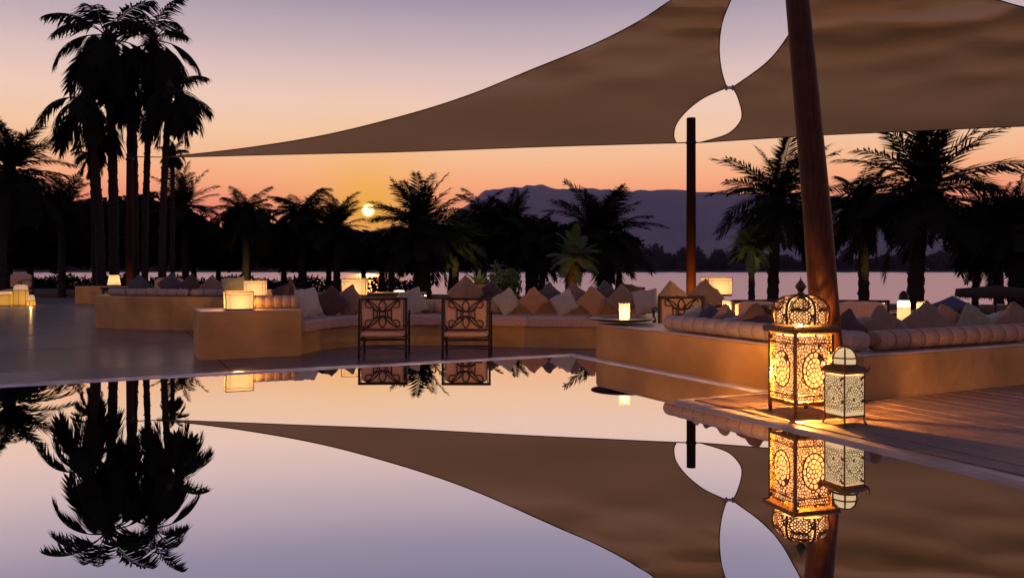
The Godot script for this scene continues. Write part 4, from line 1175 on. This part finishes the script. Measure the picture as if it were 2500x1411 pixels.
func square_lamp(at: Vector3, yaw: float, w: float, h: float, e: float, label: String):
	var o := thing("square_lamp", label, "lamp", at, deg_to_rad(yaw), "square fabric lamps")
	part("base", box_mesh(Vector3(w * 1.04, 0.03, w * 1.04), 0.006), M.black, o, Transform3D(Basis(), Vector3(0, 0.015, 0)))
	# outer open box of cloth panels on a light frame
	var st := begin(); st.set_smooth_group(-1)
	var k := w * 0.5
	var q := [Vector2(-k, -k), Vector2(k, -k), Vector2(k, k), Vector2(-k, k)]
	for i in 4:
		var a: Vector2 = q[i]; var b: Vector2 = q[(i + 1) % 4]
		var o3 := Vector3(a.x + b.x, 0, a.y + b.y)
		quad(st, Vector3(a.x, 0.032, a.y), Vector3(b.x, 0.032, b.y), Vector3(b.x * 1.03, h, b.y * 1.03), Vector3(a.x * 1.03, h, a.y * 1.03), o3)
	part("lamp_shade", done(st), M.shade, o)
	var rb := begin()
	for i in 4:
		var a: Vector2 = q[i] * 1.02; var b: Vector2 = q[(i + 1) % 4] * 1.02
		add_tube(rb, PackedVector3Array([Vector3(a.x, 0.03, a.y), Vector3(a.x * 1.03, h + 0.004, a.y * 1.03)]), [0.007], 6)
		add_tube(rb, PackedVector3Array([Vector3(a.x * 1.03, h, a.y * 1.03), Vector3(b.x * 1.03, h, b.y * 1.03)]), [0.007], 6)
		for f in [0.84]:
			add_tube(rb, PackedVector3Array([Vector3(a.x * 1.015, h * f, a.y * 1.015), Vector3(b.x * 1.015, h * f, b.y * 1.015)]), [0.004], 5)
		for f in [0.15, 0.85]:
			var m := a.lerp(b, f) * 1.0
			add_tube(rb, PackedVector3Array([Vector3(m.x, 0.03, m.y), Vector3(m.x * 1.03, h * 0.84, m.y * 1.03)]), [0.003], 5)
	part("frame", done(rb), M.shade_rib, o)
	part("bulb", lathe_mesh([Vector2(0, 0.035), Vector2(w * 0.13, 0.04), Vector2(w * 0.14, h * 0.62), Vector2(w * 0.10, h * 0.68), Vector2(0, h * 0.69)], 14), M.bulb, o)
	omni(o, Vector3(0, h * 0.42, 0), e)

func jar_lantern(at: Vector3, prof: Array, cap: Array, e: float, label: String, flat := false):
	var o := thing("jar_lantern", label, "lantern", at, 0.3, "jar lanterns at the far left")
	part("lantern_glass", lathe_mesh(prof, 4 if flat else 18, PI / 4 if flat else 0.0, flat), M.jar, o)
	part("lantern_rim", lathe_mesh(cap, 4 if flat else 18, PI / 4 if flat else 0.0, flat), M.shade, o)
	var st := begin()
	for k in 8:
		var a := TAU * k / 8.0
		var pts := PackedVector3Array()
		for p in prof: pts.append(Vector3(sin(a) * (p.x + 0.004), p.y, cos(a) * (p.x + 0.004)))
		if not flat: add_tube(st, pts, [0.006], 5)
	var top: Vector2 = prof[-1]
	add_tube(st, ring_points(prof[0].x + 0.005, prof[0].y + 0.012, 4 if flat else 18, PI / 4 if flat else 0.0), [0.012], 6)
	add_tube(st, ring_points(top.x + 0.005, top.y, 4 if flat else 18, PI / 4 if flat else 0.0), [0.01], 6)
	part("wire_frame", done(st), M.brass, o)
	part("candle_flame", lathe_mesh([Vector2(0, 0.14), Vector2(0.05, 0.18), Vector2(0.04, 0.28), Vector2(0, 0.36)], 10), M.bulb, o)
	omni(o, Vector3(0, top.y * 0.45, 0), e)

func ring_points(r: float, y: float, n: int, turn := 0.0) -> PackedVector3Array:
	var p := PackedVector3Array()
	for k in n + 1: p.append(Vector3(sin(TAU * k / n + turn) * r, y, cos(TAU * k / n + turn) * r))
	return p

func candle(at: Vector3, r: float, h: float, e: float, label: String):
	var o := thing("glass_candle", label, "candle", at, 0.0, "glowing candles on the tables")
	part("candle_wax", lathe_mesh([Vector2(0, 0), Vector2(r, 0), Vector2(r, h * 0.82), Vector2(r * 0.85, h * 0.84), Vector2(0, h * 0.8)], 16), M.wax, o)
	part("flame", lathe_mesh([Vector2(0, h * 0.82), Vector2(r * 0.28, h * 0.92), Vector2(r * 0.2, h * 1.08), Vector2(0, h * 1.25)], 10), M.bulb, o)
	var gl := mat(1, 1, 1, 0.05); gl.transparency = BaseMaterial3D.TRANSPARENCY_ALPHA; gl.albedo_color.a = 0.06
	part("glass", lathe_mesh([Vector2(r * 1.25, 0.002), Vector2(r * 1.3, h * 1.3)], 16), gl, o)
	omni(o, Vector3(0, h * 0.6, 0), e, 0.03, Color(1.0, 0.70, 0.36))

# pierced metalwork: cells of an uneven lattice, each cut out of the sheet
func clip_half(poly: PackedVector2Array, m: Vector2, n: Vector2) -> PackedVector2Array:
	var out := PackedVector2Array()
	for i in poly.size():
		var a := poly[i]; var b := poly[(i + 1) % poly.size()]
		var da := (a - m).dot(n); var db := (b - m).dot(n)
		if da <= 0.0: out.append(a)
		if (da < 0.0 and db > 0.0) or (da > 0.0 and db < 0.0): out.append(a.lerp(b, da / (da - db)))
	return out

func lattice(w: float, h: float, nu: int, nv: int, sd: int, medals: Array, width := 0.0025) -> Array:
	# cells as [outline, hole]; medals: ellipses (centre, radii) outlined by a thicker strip and filled with finer cells
	var g := RandomNumberGenerator.new(); g.seed = sd
	var pts := []
	for j in nv:
		for i in nu:
			var p := Vector2((i + 0.5 + (0.25 if j % 2 else -0.25)) / nu * w, (j + 0.5) / nv * h) + Vector2(g.randf_range(-1, 1) * w / nu, g.randf_range(-1, 1) * h / nv) * 0.40
			var skip := false
			for m in medals:
				var e: float = ((p - m[0]) / m[1]).length()
				if e < 1.22: skip = true
			if not skip: pts.append(p)
	for m in medals:
		var rad: Vector2 = m[1]
		for ring in [[1.12, 18], [0.84, 14], [0.56, 10], [0.28, 6], [0.0, 1]]:
			for k in ring[1]:
				var a: float = TAU * (k + 0.5 * (int(ring[0] * 10) % 2)) / ring[1] + g.randf_range(-0.1, 0.1)
				pts.append(m[0] + Vector2(cos(a), sin(a)) * rad * ring[0])
	var cells := []
	var frame := PackedVector2Array([Vector2(0, 0), Vector2(w, 0), Vector2(w, h), Vector2(0, h)])
	var reach := maxf(w / nu, h / nv) * 3.2
	for i in pts.size():
		var p: Vector2 = pts[i]
		if p.x < 0 or p.y < 0 or p.x > w or p.y > h: continue
		var poly := frame
		for j in pts.size():
			if j != i and p.distance_to(pts[j]) < reach:
				poly = clip_half(poly, (p + pts[j]) * 0.5, pts[j] - p)
		if poly.size() < 3: continue
		var c := Vector2.ZERO
		for q in poly: c += q / poly.size()
		var inr := 1e9
		for k in poly.size():
			var a := poly[k]; var b := poly[(k + 1) % poly.size()]
			if a.distance_to(b) > 1e-5: inr = minf(inr, absf((b - a).normalized().cross(c - a)))
		var strip := width * g.randf_range(0.6, 1.7)
		if g.randf() < 0.02: strip = 1.0
		for m in medals:
			var e: float = ((c - m[0]) / m[1]).length()
			if e > 0.93 and e < 1.16: strip *= 1.5
		cells.append([poly, c, clampf(1.0 - strip / maxf(inr, 1e-4), 0.0, 0.92)])
	return cells

func pierced(cells: Array, map: Callable) -> ArrayMesh:
	var st := begin(); st.set_smooth_group(-1)
	for cell in cells:
		var poly: PackedVector2Array = cell[0]; var c: Vector2 = cell[1]; var k: float = cell[2]
		for i in poly.size():
			var a := poly[i]; var b := poly[(i + 1) % poly.size()]
			var a2 := c + (a - c) * k; var b2 := c + (b - c) * k
			if k > 0.15:
				quad(st, map.call(a), map.call(b), map.call(b2), map.call(a2))
			else:
				tri(st, map.call(a), map.call(b), map.call(c))
	return done(st)

func build_lamps():
	square_lamp(P(581, 757.5, 11.85), 24, 0.36, 0.27, 0.8, "square cream lamp on the left arm block of the middle sofa")
	square_lamp(P(622, 724, 16.1), 14, 0.40, 0.31, 0.8, "square cream lamp on the table behind the arm block lamp")
	square_lamp(P(865, 722, 14.55), 6, 0.40, 0.30, 0.8, "square cream lamp on the sofa ledge behind the first iron chair")
	square_lamp(P(1750, 722, 13.6), 4, 0.38, 0.30, 0.8, "square cream lamp at the foot of the black post")
	# tapered lamp
	var o := thing("tapered_lamp", "small tapered cream lamp above the left end of the left sofa", "lamp", P(277, 698, 20.6))
	part("lamp_shade", lathe_mesh([Vector2(0.155, 0.03), Vector2(0.115, 0.27)], 20), M.shade, o)
	part("base", lathe_mesh([Vector2(0, 0), Vector2(0.16, 0), Vector2(0.16, 0.028), Vector2(0, 0.03)], 20), M.black, o)
	part("bulb", lathe_mesh([Vector2(0, 0.05), Vector2(0.035, 0.07), Vector2(0.035, 0.15), Vector2(0, 0.17)], 10), M.bulb, o)
	omni(o, Vector3(0, 0.12, 0), 0.4)
	# jars on the far left
	jar_lantern(G(10, 27.6, DECK), [Vector2(0.30, 0.0), Vector2(0.30, 0.38)], [Vector2(0.24, 0.39), Vector2(0.22, 0.48), Vector2(0.0, 0.485)], 0.35, "square amber lantern on the floor at the left edge", true)
	jar_lantern(G(49, 27.8, DECK), [Vector2(0.25, 0.0), Vector2(0.262, 0.2), Vector2(0.25, 0.42), Vector2(0.215, 0.52)], [Vector2(0.225, 0.53), Vector2(0.20, 0.66), Vector2(0.14, 0.70), Vector2(0, 0.71)], 0.4, "tall round amber jar lantern on the floor, middle of three at the left")
	jar_lantern(G(73, 27.2, DECK), [Vector2(0.13, 0.0), Vector2(0.14, 0.1), Vector2(0.125, 0.2)], [Vector2(0.13, 0.21), Vector2(0.10, 0.37), Vector2(0, 0.39)], 0.25, "small jar lantern with a bright top, rightmost of three at the left")
	# candles
	candle(P(1525, 783.5, 9.98) + Vector3(0, 0.013, 0), 0.052, 0.155, 0.8, "bright candle on the black tray at the end of the pool-side wall")
	candle(P(1776, 768, 10.9), 0.05, 0.14, 0.5, "candle glowing behind the brown pillow left of the big lantern")
	candle(P(2150, 766, 12.4), 0.06, 0.15, 0.6, "left candle on the long table beyond the tall lamp")
	candle(P(2252, 768, 12.5), 0.06, 0.15, 0.6, "right candle on the long table beyond the tall lamp")
	table(G(1776, 10.9, DECK), 10, Vector3(0.5, P(1776, 768, 10.9).y - DECK - 0.002, 0.5), "small dark table under the candle left of the big lantern")
	for k in [[1027, "left"], [1038, "right"]]:
		var t := thing("tea_light", "tiny tea light on the sofa ledge, the %s of a pair" % k[1], "tea light", P(k[0], 727, 14.4), 0.0, "pair of tea lights")
		part("cup", lathe_mesh([Vector2(0, 0), Vector2(0.028, 0), Vector2(0.03, 0.03)], 12), M.coping, t)
		part("flame", lathe_mesh([Vector2(0, 0.01), Vector2(0.026, 0.02), Vector2(0.02, 0.045), Vector2(0, 0.06)], 10), M.bulb, t)
	var bw := thing("candle_bowl", "shallow glowing bowl on the table behind the grey pillow", "candle", P(974, 717, 19.5))
	part("bowl", lathe_mesh([Vector2(0, 0), Vector2(0.10, 0.005), Vector2(0.17, 0.045), Vector2(0.16, 0.05), Vector2(0, 0.03)], 22), M.coping, bw)
	part("flame", lathe_mesh([Vector2(0, 0.032), Vector2(0.13, 0.04), Vector2(0.12, 0.075), Vector2(0, 0.085)], 18), M.bulb, bw)
	omni(bw, Vector3(0, 0.06, 0), 0.3)
	# bullet-shaped lamp
	var bl := thing("bullet_lamp", "tall bullet-shaped lamp with a dark cap on the right-hand sofa's table", "lamp", P(2208, 792, 8.9))
	part("dish", lathe_mesh([Vector2(0, 0), Vector2(0.12, 0), Vector2(0.15, 0.012), Vector2(0.145, 0.02), Vector2(0, 0.014)], 24), M.black, bl)
	part("lamp_body", lathe_mesh([Vector2(0.068, 0.016), Vector2(0.066, 0.19)], 22), M.frost, bl)
	part("lamp_band", lathe_mesh([Vector2(0.066, 0.192), Vector2(0.064, 0.24), Vector2(0.052, 0.262)], 22), M.bulb, bl)
	part("cap", lathe_mesh([Vector2(0.055, 0.262), Vector2(0.052, 0.30), Vector2(0.038, 0.34), Vector2(0.015, 0.362), Vector2(0, 0.366)], 22), M.iron, bl)
	omni(bl, Vector3(0, 0.12, 0), 0.3)
	build_big_lantern()
	build_small_lantern()

func build_big_lantern():
	var c := G(1956, 5.80, 0.029)
	var yaw := deg_to_rad(45.0 - 22.0 - 7.0)
	var o := thing("moroccan_lantern", "large pierced metal lantern with a dome, glowing amber on the pool deck", "lantern", c, yaw)
	var s := 0.318; var h0 := 0.10; var hb := 0.468
	var cells := lattice(s - 0.03, hb, 14, 24, 5, [[Vector2((s - 0.03) * 0.5, hb * 0.47), Vector2(0.092, 0.125)]])
	var panel := pierced(cells, func(p: Vector2) -> Vector3: return Vector3(p.x - (s - 0.03) * 0.5, p.y, 0.0))
	var pw := s - 0.03
	var ring := begin()
	for q in [[0.094, 0.128, 0.006], [0.062, 0.086, 0.0035]]:
		var el := PackedVector3Array()
		for k in 29: el.append(Vector3(cos(TAU * k / 28.0) * q[0], hb * 0.47 + sin(TAU * k / 28.0) * q[1], 0.002))
		add_tube(ring, el, [q[2]], 6, false)
	for f in [0.10, 0.86]:
		add_tube(ring, PackedVector3Array([Vector3(-pw * 0.5, hb * f, 0.002), Vector3(pw * 0.5, hb * f, 0.002)]), [0.005], 6)
	var ring_mesh := done(ring)
	for k in 4:
		var b := Basis(Vector3.UP, k * PI / 2)
		part("medallion_ring", ring_mesh, M.brass, o, Transform3D(b, b * Vector3(0, 0, s * 0.5 - 0.008) + Vector3(0, h0, 0)))
		part("pierced_panel", panel, M.brass, o, Transform3D(b, b * Vector3(0, 0, s * 0.5 - 0.008) + Vector3(0, h0, 0)))
		# corner post that runs down into a leg, with a bracket
		var cp := b * Vector3(s * 0.5 - 0.01, 0, s * 0.5 - 0.01)
		part("leg", box_mesh(Vector3(0.022, h0 + hb, 0.022), 0.003), M.brass, o, Transform3D(b, cp + Vector3(0, (h0 + hb) * 0.5, 0)))
		part("rail", box_mesh(Vector3(s - 0.044, 0.022, 0.016), 0.003), M.brass, o, Transform3D(b, b * Vector3(0, h0 - 0.011, s * 0.5 - 0.010)))
	part("floor_plate", box_mesh(Vector3(s - 0.05, 0.008, s - 0.05)), M.brass, o, Transform3D(Basis(), Vector3(0, h0 - 0.006, 0)))
	# eaves: a flared square roof edge
	var e := [Vector2(0.215, -0.004), Vector2(0.262, 0.012), Vector2(0.268, 0.040), Vector2(0.235, 0.055), Vector2(0.185, 0.066), Vector2(0.05, 0.07)]
	part("eaves", lathe_mesh(e, 4, PI / 4, true), M.brass, o, Transform3D(Basis(), Vector3(0, h0 + hb, 0)))
	# dome of six pierced gores between ribs
	var hd := 0.198; var R := 0.178; var y0 := h0 + hb + 0.068
	var prof := func(f: float) -> float:
		return R * pow(maxf(1.0 - pow(f, 3.6), 0.0), 0.5) + 0.03 * f
	var arc := R * TAU / 6.0
	var gore := lattice(arc, hd, 7, 11, 9, [[Vector2(arc * 0.5, hd * 0.27), Vector2(0.070, 0.052)], [Vector2(arc * 0.5, hd * 0.70), Vector2(0.052, 0.040)]])
	var dome_map := func(p: Vector2) -> Vector3:
		var a := (p.x / arc - 0.5) * TAU / 6.0; var r: float = prof.call(p.y / hd)
		return Vector3(sin(a) * r, p.y, cos(a) * r)
	var gm := pierced(gore, dome_map)
	var dr := begin()
	for q in [[0.27, 0.072, 0.054], [0.70, 0.054, 0.042]]:
		var el := PackedVector3Array()
		for k in 25: el.append(dome_map.call(Vector2(arc * 0.5 + cos(TAU * k / 24.0) * q[1], minf(hd * q[0] + sin(TAU * k / 24.0) * q[2], hd * 0.985))) * Vector3(1.01, 1, 1.01))
		add_tube(dr, el, [0.0045], 6, false)
	var dome_ring := done(dr)
	for k in 6:
		var b := Basis(Vector3.UP, k * TAU / 6.0 - yaw + deg_to_rad(-19.5))
		part("dome_panel", gm, M.brass, o, Transform3D(b, Vector3(0, y0, 0)))
		part("dome_medallion", dome_ring, M.brass, o, Transform3D(b, Vector3(0, y0, 0)))
		var line := PackedVector3Array()
		for i in 13:
			var f := i / 12.0
			line.append(Vector3(sin(TAU / 12.0) * prof.call(f) * 1.01, f * hd, cos(TAU / 12.0) * prof.call(f) * 1.01))
		part("rib", tube_mesh(line, [0.010], 6), M.brass, o, Transform3D(b, Vector3(0, y0, 0)))
	part("finial", lathe_mesh([Vector2(0.062, 0), Vector2(0.038, 0.014), Vector2(0.036, 0.022), Vector2(0.020, 0.038), Vector2(0.017, 0.046), Vector2(0.041, 0.080), Vector2(0.028, 0.104), Vector2(0.006, 0.130), Vector2(0.003, 0.148), Vector2(0, 0.149)], 10, 0, true), M.brass, o, Transform3D(Basis(), Vector3(0, y0 + hd - 0.02, 0)))
	part("lantern_glass", lathe_mesh([Vector2(0.178, 0.0), Vector2(0.178, hb - 0.02)], 4, PI / 4, true), M.lantern_glass, o, Transform3D(Basis(), Vector3(0, h0 + 0.005, 0)))
	part("dome_glass", lathe_mesh([Vector2(0.160, 0.0), Vector2(0.158, 0.06), Vector2(0.148, 0.105), Vector2(0.115, 0.150), Vector2(0.06, 0.170), Vector2(0.0, 0.178)], 24), M.frost, o, Transform3D(Basis(), Vector3(0, y0 + 0.004, 0)))
	part("bulb", lathe_mesh([Vector2(0, 0), Vector2(0.03, 0.01), Vector2(0.03, 0.09), Vector2(0, 0.12)], 12), M.bulb, o, Transform3D(Basis(), Vector3(0, h0 + 0.11, 0)))
	omni(o, Vector3(0, h0 + 0.17, 0), 9.0, 0.02, Color(1.0, 0.67, 0.28))
	omni(o, Vector3(0, y0 + 0.09, 0), 0.8, 0.02, Color(1.0, 0.72, 0.40))

func build_small_lantern():
	var c := G(2063, 5.42, 0.029)
	var yaw := deg_to_rad(45.0 - 22.0)
	var o := thing("glass_lantern", "small glass-sided lantern with a metal dome in front of the large one", "lantern", c, yaw)
	var s := 0.176; var h0 := 0.065; var hb := 0.265
	var st := begin(); st.set_smooth_group(-1)
	var pane := begin()
	add_box(pane, Transform3D(Basis(), Vector3(0, hb * 0.5, 0)), Vector3(s - 0.012, hb, 0.003))
	var pm := done(pane)
	var orn := begin()
	var w := s - 0.012
	for f in [0.16, 0.2, 0.30, 0.80]:
		add_tube(orn, PackedVector3Array([Vector3(-w * 0.5, hb * f, 0.003), Vector3(w * 0.5, hb * f, 0.003)]), [0.0013], 5)
	curve_tube(orn, [Vector2(-w * 0.45, hb * 0.36), Vector2(-w * 0.36, hb * 0.60), Vector2(0, hb * 0.72), Vector2(w * 0.36, hb * 0.60), Vector2(w * 0.45, hb * 0.36)], 0.003, 0.0018)
	curve_tube(orn, [Vector2(-w * 0.30, hb * 0.34), Vector2(-w * 0.22, hb * 0.52), Vector2(0, hb * 0.60), Vector2(w * 0.22, hb * 0.52), Vector2(w * 0.30, hb * 0.34)], 0.003, 0.0012)
	var om := done(orn)
	var fil := pierced(lattice(w, hb * 0.86, 9, 15, 23, [[Vector2(w * 0.5, hb * 0.36), Vector2(0.05, 0.07)]], 0.0011), func(p: Vector2) -> Vector3: return Vector3(p.x - w * 0.5, hb * 0.10 + p.y, 0.004))
	for k in 4:
		var b := Basis(Vector3.UP, k * PI / 2)
		var at := b * Vector3(0, 0, s * 0.5 - 0.004) + Vector3(0, h0, 0)
		var p := part("glass_pane", pm, M.frost, o, Transform3D(b, at))
		part("wire_ornament", om, M.brass, p)
		part("filigree", fil, M.brass, p)
		part("corner_bar", box_mesh(Vector3(0.009, hb + 0.01, 0.009), 0.001), M.brass, o, Transform3D(b, b * Vector3(s * 0.5 - 0.003, 0, s * 0.5 - 0.003) + Vector3(0, h0 + hb * 0.5, 0)))
		part("rail", box_mesh(Vector3(s - 0.012, 0.014, 0.008), 0.001), M.brass, o, Transform3D(b, b * Vector3(0, h0 - 0.007, s * 0.5 - 0.003)))
		var q := b * Vector3(s * 0.5 - 0.003, 0, s * 0.5 - 0.003)
		part("leg", tube_mesh(PackedVector3Array([q + Vector3(0, h0, 0), q * 0.97 + Vector3(0, h0 * 0.5, 0), q * 1.12]), [0.007, 0.005, 0.007], 7), M.brass, o)
		# upturned eave corner
		part("eave_point", tube_mesh(PackedVector3Array([q * 1.05 + Vector3(0, h0 + hb + 0.02, 0), q * 1.25 + Vector3(0, h0 + hb + 0.035, 0), q * 1.28 + Vector3(0, h0 + hb + 0.072, 0)]), [0.008, 0.006, 0.001], 6), M.brass, o)
	part("floor_plate", box_mesh(Vector3(s - 0.02, 0.006, s - 0.02)), M.brass, o, Transform3D(Basis(), Vector3(0, h0 - 0.002, 0)))
	part("eaves", lathe_mesh([Vector2(0.122, 0), Vector2(0.150, 0.016), Vector2(0.148, 0.026), Vector2(0.115, 0.050), Vector2(0.075, 0.060), Vector2(0.03, 0.062)], 4, PI / 4, true), M.brass, o, Transform3D(Basis(), Vector3(0, h0 + hb + 0.003, 0)))
	var y0 := h0 + hb + 0.062
	part("dome_glass", lathe_mesh([Vector2(0.080, 0), Vector2(0.082, 0.035), Vector2(0.070, 0.075), Vector2(0.045, 0.10), Vector2(0, 0.112)], 20), M.frost, o, Transform3D(Basis(), Vector3(0, y0, 0)))
	for k in 6:
		var a := k * TAU / 6.0 + 0.3
		var line := PackedVector3Array()
		for p in [Vector2(0.083, 0), Vector2(0.085, 0.035), Vector2(0.073, 0.076), Vector2(0.047, 0.103), Vector2(0.004, 0.115)]: line.append(Vector3(sin(a) * p.x, p.y, cos(a) * p.x))
		part("rib", tube_mesh(line, [0.006], 6), M.brass, o, Transform3D(Basis(), Vector3(0, y0, 0)))
	part("dome_ring", tube_mesh(ring_points(0.084, 0.045, 20), [0.005], 6), M.brass, o, Transform3D(Basis(), Vector3(0, y0, 0)))
	part("dome_foot", tube_mesh(ring_points(0.084, 0.0, 20), [0.007], 6), M.brass, o, Transform3D(Basis(), Vector3(0, y0, 0)))
	part("bulb", lathe_mesh([Vector2(0, 0), Vector2(0.018, 0.01), Vector2(0.018, 0.06), Vector2(0, 0.085)], 12), M.bulb, o, Transform3D(Basis(), Vector3(0, h0 + 0.09, 0)))
	omni(o, Vector3(0, h0 + 0.13, 0), 0.9, 0.02, Color(1.0, 0.72, 0.38))
